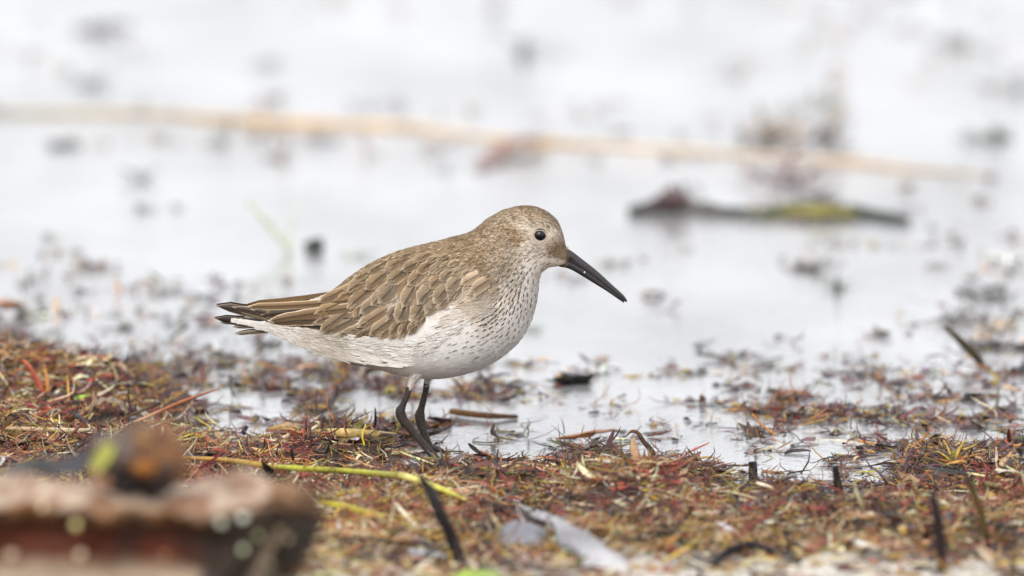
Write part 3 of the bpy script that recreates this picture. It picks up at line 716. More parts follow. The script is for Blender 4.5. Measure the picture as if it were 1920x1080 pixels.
V, F, C = join(far); tag(mesh('far_wing', V, F, C, M_PLUME, bird), kind='stuff')
# fine barbs along the feather tips and white flank fringe over the wing edge
n = 700; uu = []; 
for k in range(n):
    f_ = FT[random.randrange(12, len(FT))]; b, t = np.array(f_[0]), np.array(f_[1]); L = np.linalg.norm(t - b); d = (t - b) / L; nn = np.array([-d[1], d[0]])
    s_ = random.uniform(.55, .95); q = random.uniform(-.9, .9)
    p = b + (t - b) * s_ + nn * q * f_[2] / 2 * (1 - max(0, (s_ - .55) / .45) ** 2.3) ** .62
    dr = d + nn * q * .7; dr /= np.linalg.norm(dr)
    uu.append((p[0], p[1], dr[0], dr[1], ysurf(*p) - .9 - f_[5] - 3.8 * s_ * (.6 + min(1.2, f_[2] / 22)) + 1.8 * q * q * f_[2] / 20 - .7, *(lin(f_[3]) * random.uniform(.75, 1.25))))
uu = np.array(uu)
P = np.array([BW(a, b, c) for a, b, c in uu[:, [0, 1, 4]]]); Nn = np.tile([0, -1., .25], (n, 1)); Nn /= np.linalg.norm(Nn[0])
V, F, C = blades(P, Nn, uu[:, 2:4], rng.uniform(5, 10, n) * S, rng.uniform(.5, 1.0, n) * S, np.zeros(n), np.full(n, .6 * S), np.clip(uu[:, 5:8], 0, .7))
tag(mesh('barbs', V, F, C, M_PLUME, bird, nor=LASTN), kind='stuff')
n = 420; k = rng.integers(0, len(uu), n); w2 = uu[k]; w2 = w2[(w2[:, 0] > 640)]; n = len(w2)
P = np.array([BW(a + rng.normal(0, 3), b + rng.normal(0, 3), c - .9) for a, b, c in w2[:, [0, 1, 4]]]); Nn = np.tile([0, -1., .25], (n, 1)) / 1.03
V, F, C = blades(P, Nn, w2[:, 2:4] + rng.normal(0, .12, (n, 2)), rng.uniform(9, 17, n) * S, rng.uniform(.35, .6, n) * S, np.zeros(n), np.full(n, .8 * S), lin((205, 188, 162)) * rng.uniform(.7, 1.1, (n, 1)))
tag(mesh('wisps', V, F, C, M_PLUME, bird, nor=LASTN), kind='stuff')
# flank fringe: edge of the wing from shoulder down to the rump
EDG = crom([(905, 535), (880, 548), (850, 560), (825, 580), (795, 605), (772, 622), (740, 630), (700, 628), (660, 623), (620, 618)], 200)
n = 1300; k = rng.integers(0, 200, n); off = rng.normal(0, 1, n); e = EDG[k]
pu = e[:, 0] + rng.uniform(6, 34, n); pv = e[:, 1] + rng.uniform(2, 34, n) * np.where(e[:, 0] > 770, 1, .25)
fl = np.stack([-.93 + 0 * pu, np.where(pu > 780, .25, .02) + rng.normal(0, .16, n)], 1)
P = np.array([BW(a, b, ysurf(a, b) - 1.6 - (1.6 * random.random() if a > 770 else 0.0)) for a, b in zip(pu, pv)]); Nn = np.tile([0, -1., .1], (n, 1))
wl = np.where(pu > 775, rng.uniform(12, 24, n), rng.uniform(8, 16, n)) * S
cc = np.clip(bcol(pu, pv) * rng.uniform(.88, 1.06, (n, 1)), 0, .85); dk = (rng.random(n) < .08) & (pu > 790); cc[dk] = lin((150, 130, 108)) * rng.uniform(.9, 1.5, (dk.sum(), 1))
V, F, C = blades(P, Nn, fl, wl, rng.uniform(.7, 1.6, n) * S, np.zeros(n), np.full(n, 1.5 * S), cc)
tag(mesh('flank_fringe', V, F, C, M_PLUME, bird, nor=LASTN), kind='stuff')
# long white undertail coverts and vent plumes
n = 2000; t_ = rng.random(n) ** 1.7; tp = np.array([(430, 602), (520, 612), (600, 625), (700, 640)]); 
pu = 455 + 320 * t_; top_ = np.interp(pu, [430, 500, 600, 750], [598, 603, 614, 628]); bot_ = np.interp(pu, [430, 460, 520, 560, 600, 640, 700, 750, 800], [600, 605, 625, 640, 659, 670, 677, 680, 668])
pv = top_ + (bot_ - top_) * rng.random(n)
ang = np.interp((pv - top_) / (bot_ - top_ + 1), [0, 1], [-.03, -.42]) * np.interp(pu, [450, 640, 750], [1, .9, .45])
fl = np.stack([-1 + 0 * pu, ang + rng.normal(0, .10, n)], 1)
P = np.array([BW(a, b, ysurf(a, b) - .4) for a, b in zip(pu, pv)]); Nn = np.tile([0, -1., -.1], (n, 1))
cc = np.clip(bcol(pu, pv) * rng.uniform(.94, 1.04, (n, 1)), 0, .85)
V, F, C = blades(P, Nn, fl, rng.uniform(14, 34, n) * S, rng.uniform(2.2, 4.4, n) * S, np.zeros(n), np.full(n, .2 * S), cc)
tag(mesh('undertail_plumes', V, F, C, M_PLUME, bird, nor=LASTN), kind='stuff')

# ---- eye
o_ = Vector(tuple(BW(EYE[0], EYE[1], -400))); hh = bvh.ray_cast(o_, Vector((0, 1, 0)), 1.0); ye = hh[0][1] / S
for sd_ in (1, -1):
    c = BW(EYE[0], EYE[1], (ye + 6) * sd_)
    V, F = blob(c, 12.6 * S, 0, 20)
    m = MATS.get('eye_gloss')
    if not m:
        m = bpy.data.materials.new('eye_gloss'); m.use_nodes = True; b_ = m.node_tree.nodes['Principled BSDF']
        b_.inputs['Base Color'].default_value = (.006, .006, .008, 1); b_.inputs['Roughness'].default_value = .06; MATS['eye_gloss'] = m
        b_.inputs['Specular IOR Level'].default_value = .45
    mesh('eye', V, F, None, m, bird)
    th = np.linspace(0, 2 * math.pi, 30, endpoint=False)
    path = [BW(EYE[0] + 12.6 * math.cos(a), EYE[1] + 11.8 * math.sin(a), (ysurf(EYE[0] + 12.6 * math.cos(a), EYE[1] + 11.8 * math.sin(a)) - .6) * sd_) for a in th]
    path.append(path[0]); 
    V, F = tube(path, [.95 * S] * 4, 8, 60, .7, cap=False); mesh('eye_ring', V, F, lin((176, 162, 142)), M_PLUME, bird)

# ---- bill
def billpart(name, top, bot, wd, cl):
    n = 40; T_ = crom(top, n); B_ = crom(bot, n); Wd = np.interp(np.linspace(0, 1, n), np.linspace(0, 1, len(wd)), wd)
    V = []; s = 18
    for i in range(n):
        a = BW(*T_[i]); b = BW(*B_[i]); c = (a + b) / 2; ax = (a - b) / 2
        for j in range(s):
            th = 2 * math.pi * j / s; cs, sn = math.cos(th), math.sin(th)
            V.append(c + ax * np.sign(cs) * abs(cs) ** .8 + np.array([0, Wd[i] * S * np.sign(sn) * abs(sn) ** .75, 0]))
    F = [(i * s + j, (i + 1) * s + j, (i + 1) * s + (j + 1) % s, i * s + (j + 1) % s) for i in range(n - 1) for j in range(s)]
    F += [tuple(range(s)), tuple((n - 1) * s + j for j in range(s - 1, -1, -1))]
    return mesh(name, V, F, lin(cl), M_BILL, bird)
up_ = billpart('upper_mandible', [(1052, 466), (1066, 467), (1094, 487.5), (1121, 509), (1147, 533), (1168, 552), (1176, 563)], [(1046, 487), (1064, 491), (1090, 505), (1116, 522.5), (1141, 541.5), (1163, 559), (1174.5, 567)], [9, 8.5, 7, 6, 5, 4.4, 2.2], (50, 47, 49))
billpart('lower_mandible', [(1046, 484), (1064, 487), (1090, 500), (1116, 517.5), (1141, 538), (1161, 555.5), (1171, 564)], [(1048, 500), (1068, 504.5), (1093, 518.5), (1114, 531.5), (1136, 545), (1157, 559.5), (1169.5, 568)], [8, 7.5, 6.2, 5.2, 4.4, 4, 2.2], (36, 33, 35))
V, F = tube([BW(1066, 477, -8.2), BW(1070, 482, -8.3), BW(1077, 488, -7.6)], [.6 * S, 1.7 * S, .5 * S], 8, 12); mesh('nostril', V, F, lin((14, 12, 12)), M_BILL, bird)
V, F = blob(BW(1096, 510, -7), 1.9 * S, .3, 6, 3); mesh('speck', V, F, lin((215, 205, 185)), M_STONE, bird)
# loose bristles at the bill base
n = 45; pu = rng.normal(1060, 3, n); pv = rng.uniform(458, 492, n)
P = np.array([BW(a, b, min(-6, ysurf(a, b))) for a, b in zip(pu, pv)]); Nn = np.tile([0, -1., .2], (n, 1))
V, F, C = blades(P, Nn, np.stack([rng.normal(.5, .6, n), rng.normal(.6, .5, n)], 1), rng.uniform(3, 8, n) * S, rng.uniform(.6, 1.2, n) * S, np.zeros(n), np.full(n, 1.5 * S), lin((120, 96, 68)) * rng.uniform(.5, 1.2, (n, 1)))
tag(mesh('bristles', V, F, C, M_PLUME, bird), kind='stuff')

# ---- legs
footz = float(height(0.0, 0.0))
def leg(pts, rads, yy_, toes, thigh):
    P_ = [BW(a, b, c) for (a, b, c) in pts]
    n = 170; rr0 = np.interp(np.linspace(0, 1, n), np.linspace(0, 1, len(rads)), rads) * (.93 + .022 * np.sin(np.arange(n) * .8) * (rng.random(n) > .2)); V, F = tube(P_, [r * S for r in rr0], 16, n, .06)
    # faint scutes: rings of slightly different radius
    lg = mesh('leg', V, F, lin((58, 49, 43)), M_LEG, bird)
    end = P_[-1]
    for (dx, dy, L) in toes:
        e = end + np.array([dx * L, dy * L, 0]) * S; m = (end + e) / 2 + np.array([0, 0, 0 * S]); e[2] = end[2] - 7 * S
        V, F = tube([end + np.array([0, 0, 2 * S]), m, e], [5.5 * S, 4.2 * S, 4 * S, 2.0 * S], 10, 16, .12); tt = mesh('toe', V, F, lin((52, 46, 44)), M_LEG, lg)
        tt.location = (0, 0, 0)
        V, F = tube([e - np.array([dx, dy, -.2]) * 2 * S, e + np.array([dx * 6, dy * 6, 0.]) * S, e + np.array([dx * 10, dy * 10, -3.]) * S], [2.0 * S, 1.3 * S, .3 * S], 8, 8); cl = mesh('claw', V, F, lin((30, 27, 27)), M_LEG, lg); cl.location = (0, 0, 0)
    V, F = tube([BW(a, b, c) for a, b, c, r in thigh], [r * S for a, b, c, r in thigh], 16, 16); mesh('thigh', V, F, lin((214, 207, 198)) * .9, M_PLUME, bird)
    # tuft feathers on the thigh
    n = 260; k = rng.random(n) ** 1.3; th = np.array(thigh); idx = np.linspace(0, 1, len(th)); uu_ = np.interp(k, idx, th[:, 0]); vv_ = np.interp(k, idx, th[:, 1]); yy2 = np.interp(k, idx, th[:, 2]); rr = np.interp(k, idx, th[:, 3])
    a = rng.uniform(0, 6.28, n); P2 = np.array([BW(u0 + r0 * math.cos(t0), v0, y0 + r0 * math.sin(t0)) for u0, v0, y0, r0, t0 in zip(uu_, vv_, yy2, rr, a)])
    N2 = np.stack([np.cos(a), np.sin(a), 0 * a], 1); dd = th[-1, :2] - th[0, :2]; dd = dd / np.linalg.norm(dd)
    fl2 = np.tile(dd, (n, 1)) + rng.normal(0, .12, (n, 2)); cc = lin((222, 215, 206)) * rng.uniform(.75, 1.05, (n, 1)); 
    cc = cc * np.where(k > .8, .8, 1.0)[:, None]
    V, F, C = blades(P2, N2, fl2, rng.uniform(6, 12, n) * S, rng.uniform(1., 2., n) * S, np.zeros(n), np.full(n, 1.2 * S), cc)
    tag(mesh('thigh_plumes', V, F, C, M_PLUME, bird, nor=LASTN), kind='stuff')
nl = [(768, 722, -32), (764, 736, -32), (756, 755, -32), (751, 768, -32), (756, 783, -31), (776, 808, -30), (798, 834, -29), (812, 851, -28), (823, 864, -27)]
leg(nl, [6.5, 6.2, 6.5, 10.5, 10, 7.2, 7, 8.5, 8], 0, [(1, -.5, 30), (1, .1, 34), (.7, 1.0, 26), (-1, .2, 10)], [(786, 688, -37, 18), (776, 706, -34, 9), (771, 716, -32, 6.2), (768, 725, -32, 5)])
fl_ = [(800, 722, 28), (797, 740, 28), (790, 768, 29), (787, 782, 30), (789, 796, 30), (794, 812, 31), (801, 830, 32), (806, 845, 33)]
leg(fl_, [6.5, 6.2, 6.8, 10.5, 10, 7.5, 7, 8], 0, [(1, -.4, 28), (1, .3, 28), (.6, 1.0, 22), (-1, .2, 10)], [(811, 690, 30, 14), (804, 704, 28, 8), (801, 715, 28, 5.8), (799, 724, 28, 4.8)])

# ------------------------------------------------------------------ sticks, reeds and stems in the wrack
def stem(name, label, cat, path, rads, col, mat=M_STICK, group=None, seg=10, n=30, rough=.18, extra=None):
    V, F = tube(path, rads, seg, n, rough)
    c = lin(col) if np.ndim(col) == 1 else None
    if c is None:
        cc = lin(np.array(col)); t_ = np.linspace(0, 1, n); cc = np.stack([np.interp(t_, np.linspace(0, 1, len(cc)), cc[:, k]) for k in range(3)], 1); c = np.repeat(cc, seg, 0)
    o = mesh(name, V, F, c, mat); return tag(o, label, cat, group)
def onb(u, v, base):                      # a photo point above a base point, on the base's own depth
    return W(u, v, base[1])
mm = .001
b0 = GL(872, 1060); stem('stick', 'thick curved black stick rising from the litter left of the grey wood splinter', 'stick', [b0 - [0, 0, .004], onb(850, 1015, b0), onb(822, 955, b0), onb(805, 925, b0) + [0, .01, 0], onb(788, 903, b0) + [0, .015, 0]], [2.4 * mm, 2.5 * mm, 2.6 * mm, 2.2 * mm, 1.2 * mm], (30, 24, 24))
b0 = GL(1412, 905); stem('stick', 'short black stub standing at the water edge right of the seaweed mound', 'stick', [b0 - [0, 0, .003], onb(1412, 890, b0), onb(1411, 866, b0)], [2.0 * mm, 2.1 * mm, 1.9 * mm], [(50, 36, 28), (28, 24, 22)])
b0 = GL(1573, 948); stem('stick', 'straight dark peg standing upright in the right hand litter', 'stick', [b0 - [0, 0, .003], onb(1572, 920, b0), onb(1566, 874, b0)], [2.9 * mm, 2.2 * mm, 2.0 * mm, 1.5 * mm], [(60, 36, 26), (36, 26, 24), (26, 22, 22)])
b0 = GL(1768, 1072); stem('stick', 'blurred dark upright stick nearest the bottom right corner', 'stick', [b0 - [0, 0, .003], onb(1764, 1030, b0), onb(1757, 970, b0), onb(1748, 930, b0)], [2.3 * mm, 2.2 * mm, 2.4 * mm, 1.6 * mm], (36, 27, 25))
b0 = GL(1850, 1026); stem('stick', 'curved olive brown stick leaning at the far right of the litter', 'stick', [b0 - [0, 0, .003], onb(1846, 995, b0), onb(1832, 940, b0), onb(1810, 888, b0)], [2.1 * mm, 1.8 * mm, 1.8 * mm, 1.2 * mm], [(34, 26, 22), (84, 64, 30), (60, 50, 30)])
b0 = GL(1305, 1088); stem('stick', 'blurred black branch lying on the pale sand by the bottom edge', 'stick', [b0, GL(1345, 1048, .004), GL(1395, 1024, .006), GL(1440, 1030, .004), GL(1500, 1052, .002)], [1.3 * mm, 1.6 * mm, 1.9 * mm, 1.6 * mm, .9 * mm], (30, 27, 28))
b0 = GL(1236, 862); stem('twig', 'hooked brown twig poking up behind the seaweed mound', 'twig', [b0 - [0, 0, .002], onb(1222, 846, b0), onb(1207, 828, b0), onb(1196, 812, b0), onb(1184, 809, b0), onb(1172, 820, b0)], [1.6 * mm, 1.2 * mm, 1.1 * mm, .9 * mm, .7 * mm, .2 * mm], [(50, 40, 38), (80, 58, 46), (120, 84, 60)])
b0 = GL(1850, 686); stem('stick', 'dark olive stick slanting out of the far shallows on the right', 'stick', [b0 - [0, 0, .002], onb(1822, 660, b0), onb(1793, 632, b0), onb(1770, 612, b0)], [1.5 * mm, 2.2 * mm, 1.6 * mm, .9 * mm], [(50, 42, 30), (70, 62, 38)])
b0 = GL(196, 806, .002); stem('grass_stalk', 'shorter brown grass stalk pointing up beside the curled husk', 'stalk', [b0, onb(236, 785, b0) + [0, .005, 0], onb(299, 761, b0) + [0, .01, 0]], [.4 * mm, .6 * mm, .7 * mm], [(150, 110, 60), (84, 56, 36), (44, 32, 28)], M_DRY)
b0 = GL(218, 806, .003); stem('grass_stalk', 'long thin reddish grass stalk slanting up across the litter', 'stalk', [b0, onb(280, 782, b0) + [0, .005, 0], onb(340, 758, b0) + [0, .01, 0], onb(411, 735, b0) + [0, .014, 0]], [.5 * mm, .8 * mm, .9 * mm, .2 * mm], [(220, 190, 150), (150, 96, 66), (150, 84, 56)], M_DRY)
stem('straw', 'long flat pale straw lying across the left litter', 'straw', [GL(8, 803, .006), GL(70, 805, .0065), GL(140, 807, .006), GL(235, 806, .005)], [.9 * mm, 1.1 * mm, 1.1 * mm, .7 * mm], [(176, 148, 112), (196, 172, 140), (206, 190, 160)], M_DRY)
b0 = GL(182, 804, .003); stem('twig', 'short slate grey twig with frayed tip below the curled husk', 'twig', [b0, onb(165, 792, b0), onb(140, 778, b0)], [1.2 * mm, 1.3 * mm, 1.3 * mm], (78, 78, 86))
for k, (a, b, c_) in enumerate([((140, 778), (126, 768), 1), ((140, 778), (146, 760), 1)]):
    o = bpy.data.objects.get('twig.001')
    V, F = tube([onb(*a, b0), onb(*b, b0)], [.7 * mm, .2 * mm], 6, 5); q = mesh('frayed_tip', V, F, lin((70, 64, 62)), M_STICK, o)
stem('broken_reed', 'broken pale yellow reed lying in the litter left of the bird leg', 'reed', [GL(585, 812, .003), GL(640, 812, .0035), GL(700, 815, .003), GL(755, 818, .001)], [2.0 * mm, 2.3 * mm, 2.1 * mm, 1.3 * mm], [(196, 164, 104), (212, 182, 118), (200, 170, 100), (160, 140, 80)], M_DRY)
stem('broken_reed', 'short split tan reed end left of the broken yellow reed', 'reed', [GL(500, 806, .003), GL(540, 800, .004), GL(578, 806, .003)], [1.0 * mm, 1.9 * mm, 2.2 * mm], [(170, 140, 90), (196, 164, 120), (90, 70, 50)], M_DRY)
stem('dark_reed', 'flat dark brown reed piece lying in shallow water behind the bird legs', 'reed', [GL(846, 771, .002), GL(880, 776, .002), GL(925, 780, .002), GL(970, 781, .001)], [1.5 * mm, 1.6 * mm, 1.4 * mm, .9 * mm], [(110, 80, 40), (90, 60, 36), (80, 60, 44)], M_STICK)
stem('black_stem', 'black wet strip lying behind the green reed node', 'stem', [GL(688, 882, .006), GL(725, 888, .006), GL(765, 892, .005)], [1.1 * mm, 1.5 * mm, .9 * mm], (36, 34, 38))
stem('straw', 'pale straw lying in the water beside the bird foot', 'straw', [GL(735, 851, .001), GL(790, 848, .001), GL(850, 851, .001)], [.5 * mm, .9 * mm, .4 * mm], (214, 200, 176), M_DRY)
# green reed of several segments
gr = thing('green_reed', 'bright yellow green reed stem with brown sheath lying across the litter', 'reed', GL(620, 884, .006))
def gpart(name, pts, rads, col):
    V, F = tube(pts, rads, 12, 26, .04); n_ = 26
    cc = lin(np.array(col)); t_ = np.linspace(0, 1, n_); cc = np.stack([np.interp(t_, np.linspace(0, 1, len(cc)), cc[:, k]) for k in range(3)], 1)
    return mesh(name, V, F, np.repeat(cc, 12, 0), M_DRY, gr)
gpart('sheath', [GL(318, 857, .0098), GL(400, 861, .0098), GL(460, 867, .0098), GL(503, 875, .0098)], [.8 * mm, 1.1 * mm, 1.3 * mm, 1.4 * mm], [(150, 112, 54), (168, 128, 60), (170, 136, 66), (150, 124, 60)])
gpart('stem', [GL(500, 874, .0098), GL(560, 878, .0098), GL(660, 884, .0098), GL(753, 892, .0098)], [1.2 * mm, 1.25 * mm, 1.35 * mm, 1.5 * mm], [(176, 160, 70), (170, 170, 62), (186, 184, 66), (160, 158, 58), (178, 176, 70), (150, 142, 66)])
gpart('node', [GL(750, 891.5, .01), GL(760, 893.5, .01)], [1.8 * mm, 1.8 * mm], [(150, 140, 60), (200, 190, 110)])
gpart('kinked_tip', [GL(758, 893, .0098), GL(800, 906, .0098), GL(840, 922, .0088), GL(874, 938, .005)], [1.7 * mm, 1.4 * mm, 1.2 * mm, .6 * mm], [(216, 204, 130), (206, 196, 100), (196, 190, 84), (210, 196, 110)])
stem('reed_leaf', 'blurred yellow olive reed leaf right of the driftwood end', 'reed', [GL(585, 940, .004), GL(640, 950, .006), GL(700, 966, .006), GL(752, 982, .004)], [.8 * mm, 2.0 * mm, 2.0 * mm, .8 * mm], [(150, 140, 30), (176, 160, 40), (160, 140, 60), (170, 150, 80)], M_DRY)
stem('straw', 'short cream straw leaning between the olive reed leaf and the black stick', 'straw', [GL(742, 946, .006), GL(762, 968, .006), GL(782, 990, .004)], [1.0 * mm, 1.2 * mm, .9 * mm], (222, 210, 178), M_DRY)
b0 = GL(955, 905, .004)
# curled leaf by the water
def leafstrip(name, label, cat, pts, widths, col, mat=M_FLAKE, thick=.0006, roll=0.5, n=20, group=None):
    P_ = crom(pts, n); Wd = np.interp(np.linspace(0, 1, n), np.linspace(0, 1, len(widths)), widths)
    T = np.gradient(P_, axis=0); T /= np.linalg.norm(T, axis=1)[:, None]; upv = np.array([0, math.sin(roll), math.cos(roll)])
    Sd = np.cross(T, upv); Sd /= np.linalg.norm(Sd, axis=1)[:, None]; Nn_ = np.cross(Sd, T)
    qs = np.linspace(-1, 1, 7); V = []
    for sgn_ in (1, -1):
        for i in range(n):
            for q in qs: V.append(P_[i] + Sd[i] * q * Wd[i] + Nn_[i] * (-(q * q) * Wd[i] * .35 + sgn_ * thick / 2 + .12 * Wd[i] * math.sin(5 * q + i * 1.3)))
    F = []
    m = n * 7
    for i in range(n - 1):
        for j in range(6):
            F.append((i * 7 + j, i * 7 + j + 1, (i + 1) * 7 + j + 1, (i + 1) * 7 + j)); F.append((m + i * 7 + j, m + (i + 1) * 7 + j, m + (i + 1) * 7 + j + 1, m + i * 7 + j + 1))
        for j in (0, 6): F.append((i * 7 + j, (i + 1) * 7 + j, m + (i + 1) * 7 + j, m + i * 7 + j))
    for i in (0, n - 1):
        for j in range(6): F.append((i * 7 + j, i * 7 + j + 1, m + i * 7 + j + 1, m + i * 7 + j))
    cc = lin(np.array(col)); 
    if cc.ndim == 1: cc = cc[None]
    t_ = np.linspace(0, 1, n); cc = np.stack([np.interp(t_, np.linspace(0, 1, len(cc)), cc[:, k]) for k in range(3)], 1)
    C = np.tile(np.repeat(cc, 7, 0), (2, 1)); return tag(mesh(name, V, F, C, mat), label, cat, group)
leafstrip('leaf', 'orange edged curled leaf lying at the water edge right of the bird', 'leaf', [GL(1042, 822, .001), GL(1080, 816, .003), GL(1120, 808, .005), GL(1150, 805, .004), GL(1172, 810, .001)], [.6 * mm, 2.2 * mm, 2.6 * mm, 2.2 * mm, .5 * mm], [(210, 140, 80), (190, 130, 84), (150, 100, 76), (120, 90, 70)])
b0 = GL(84, 742, .004); stem('stalk', 'bent orange red stalk sticking up from the far left weed mound', 'stalk', [b0, onb(70, 714, b0), onb(57, 690, b0), onb(42, 674, b0)], [1.1 * mm, 1.2 * mm, 1.1 * mm, .5 * mm], [(190, 90, 60), (160, 74, 56), (200, 100, 60)], M_WRACK)
b0 = GL(90, 742, .004); stem('stalk', 'orange upright stalk just right of the bent red stalk', 'stalk', [b0, onb(88, 710, b0), onb(82, 682, b0)], [.9 * mm, .8 * mm, .3 * mm], [(196, 130, 60), (196, 140, 80)], M_WRACK)
b0 = GL(129, 762, .004); stem('stalk', 'thin yellow stalk standing left of the curled husk', 'stalk', [b0, onb(128, 730, b0), onb(126, 703, b0)], [.6 * mm, .6 * mm, .25 * mm], (196, 160, 84), M_WRACK)
b0 = GL(460, 815, .003); stem('twig', 'tiny slate black twig stub in the red litter', 'twig', [b0, onb(457, 808, b0), onb(464, 799, b0)], [1.0 * mm, 1.1 * mm, .9 * mm], (52, 50, 64))
for (u0, v0, u1, v1, cl, lb) in [(683, 836, 686, 796, (220, 200, 60), 'bright yellow sprig standing beside the broken yellow reed'), (1455, 816, 1410, 775, (190, 130, 60), 'arched orange sprig in the plum clump right of the bird'), (1270, 862, 1330, 830, (180, 90, 80), 'thin pink sprig slanting over the water by the mound'),
                                 (1640, 832, 1606, 824, (200, 130, 50), 'bent orange sprig in the mid right shallows'), (545, 832, 540, 812, (210, 200, 50), 'small lime sprig by the split tan reed'), (440, 745, 432, 700, (60, 50, 46), 'thin hooked black sprig in the mid left shallows')]:
    b0 = GL(u0, v0, .001); stem('sprig', lb, 'sprig', [b0, onb((u0 + u1) / 2 - 5, (v0 + v1) / 2, b0), onb(u1, v1, b0)], [.5 * mm, .55 * mm, .3 * mm], cl, M_WRACK, seg=7, n=12)
# yellow branching tuft on the right
b0 = GL(1788, 872, .001); tf = thing('seaweed_tuft', 'yellow branching seaweed tuft standing in the right hand shallows', 'seaweed', b0)
tr = random.Random(3)
for k in range(22):
    a0 = tr.uniform(-1.25, 1.25); L_ = tr.uniform(.006, .016) * (1 if k < 14 else .7); hx = math.sin(a0); p_ = np.array(b0); pts_ = [p_.copy()]; bend_ = tr.uniform(-.9, .9); dy_ = tr.uniform(-.5, .5)
    for q in range(5):
        t_ = q / 4; aa = a0 + bend_ * t_ * 1.6
        p_ = p_ + np.array([math.sin(aa), dy_, math.cos(aa) * (1 - .35 * t_)]) * L_ / 5; pts_.append(p_.copy())
    V, F = tube(pts_, [.55 * mm, .6 * mm, .45 * mm, .2 * mm], 7, 14, .5); mesh('frond', V, F, lin([(176, 146, 50), (150, 96, 44), (150, 140, 54), (96, 76, 44)][k % 4]), M_WRACK, tf)

# curled husk at left
b0 = GL(205, 808, .0)
hk = thing('curled_husk', 'curled grey brown husk like a broken shell standing in the left litter', 'husk', b0)
V = []; n1, n2 = 22, 18
cH = onb(202, 782, b0)
for i in range(n1):
    a = math.pi * (-.15 + 1.2 * i / (n1 - 1))
    for j in range(n2):
        t_ = j / (n2 - 1); rr = (36 - 6 * t_ + 2.5 * math.sin(i * 1.7 + 3 * t_)) * S
        V.append(cH + np.array([math.cos(a) * rr * (1.0 + .15 * t_), .030 * t_ - .008, math.sin(a) * rr * .95]))
V = np.array(V); inn = (V - cH) * np.array([.93, 1, .93]) + cH
F = [(i * n2 + j, (i + 1) * n2 + j, (i + 1) * n2 + j + 1, i * n2 + j + 1) for i in range(n1 - 1) for j in range(n2 - 1)]
m_ = n1 * n2; F += [tuple(m_ + q for q in f[::-1]) for f in F]
F += [(i * n2, m_ + i * n2, m_ + (i + 1) * n2, (i + 1) * n2) for i in range(n1 - 1)]
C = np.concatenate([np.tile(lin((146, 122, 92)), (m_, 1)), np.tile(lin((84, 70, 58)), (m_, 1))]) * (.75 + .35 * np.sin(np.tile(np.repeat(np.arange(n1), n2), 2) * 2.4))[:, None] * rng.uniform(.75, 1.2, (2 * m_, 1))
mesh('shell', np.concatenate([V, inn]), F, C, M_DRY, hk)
V, F = blob(onb(200, 796, b0) + [0, .010, 0], 17 * S, .3, 12, 8, (1.2, 1, .8)); mesh('core', V, F, lin((150, 146, 140)), M_DRY, hk)
V, F = tube([onb(176, 770, b0) + [0, -.009, 0], onb(166, 785, b0) + [0, -.009, 0], onb(160, 800, b0) + [0, -.009, 0]], [.5 * mm, .6 * mm, .4 * mm], 7, 8); mesh('rim_fibre', V, F, lin((206, 180, 130)), M_DRY, hk)

leafstrip('leaf', 'dark folded leaf with pale edge lying right of the curled husk', 'leaf', [GL(222, 788, .003), GL(245, 782, .005), GL(270, 786, .004), GL(300, 793, .002)], [1.0 * mm, 2.4 * mm, 2.2 * mm, .8 * mm], [(40, 38, 42), (120, 122, 134), (70, 68, 78)])
leafstrip('leaf', 'small lime green leaf scrap in the litter at far left', 'leaf', [GL(40, 836, .004), GL(55, 828, .006), GL(74, 832, .004)], [1.0 * mm, 2.2 * mm, .8 * mm], (160, 176, 70), M_FLAKE)
leafstrip('leaf', 'orange brown blurred leaf afloat at the far left edge', 'leaf', [GL(-20, 572, .001), GL(0, 565, .008), GL(22, 568, .008), GL(48, 576, .001)], [2 * mm, 6 * mm, 6 * mm, 2 * mm], [(170, 110, 50), (196, 130, 64), (150, 110, 70)])
leafstrip('leaf', 'small orange leaf afloat past the bill tip', 'leaf', [GL(1203, 549, .001), GL(1225, 547, .003), GL(1246, 549, .001)], [1.0 * mm, 2.6 * mm, 1.0 * mm], [(200, 140, 70), (120, 90, 50), (90, 76, 46)])

# grey weathered splinter bottom centre
sp = leafstrip('wood_splinter', 'pale grey weathered wood splinter with split end on the litter', 'driftwood', [GL(975, 950, .006), GL(1040, 975, .008), GL(1085, 1005, .008), GL(1130, 1040, .005), GL(1160, 1070, .002)], [1.0 * mm, 5 * mm, 3.5 * mm, 10 * mm, 7 * mm, 12 * mm, 5 * mm], [(120, 116, 114), (176, 174, 176), (130, 128, 130), (180, 178, 180), (200, 196, 192)], M_DRY, thick=.002, roll=.15)
b0 = GL(980, 1020, .002); V, F = blob(b0 + [0, 0, .002], .0085, .25, 12, 5, (1.3, 1.2, .8)); tag(mesh('pebble', V, F, lin((120, 120, 128)), M_STONE), 'rounded slate grey pebble left of the pale wood splinter', 'stone')
b0 = GL(895, 1104, .003); V, F = blob(b0 + [0, 0, .001], .0085, .2, 12, 6, (1.4, 1.2, .8)); tag(mesh('seaweed_bladder', V, F, lin((140, 160, 60)), M_FLAKE), 'bright lime green seaweed bladder at the bottom edge', 'seaweed')
stem('stick', 'dark knobbly stick half buried left of the pale wood splinter', 'stick', [GL(905, 940, .005), GL(960, 958, .007), GL(1000, 978, .007), GL(1045, 985, .006)], [1.0 * mm, 1.4 * mm, 1.8 * mm, 1.2 * mm], (52, 40, 36), rough=.5)
leafstrip('leaf', 'broad cream blurred leaf between the driftwood and the black stick', 'leaf', [GL(570, 985, .004), GL(620, 990, .006), GL(680, 1000, .006), GL(700, 1005, .004)], [1.5 * mm, 5 * mm, 5 * mm, 2 * mm], (206, 180, 140), M_DRY)
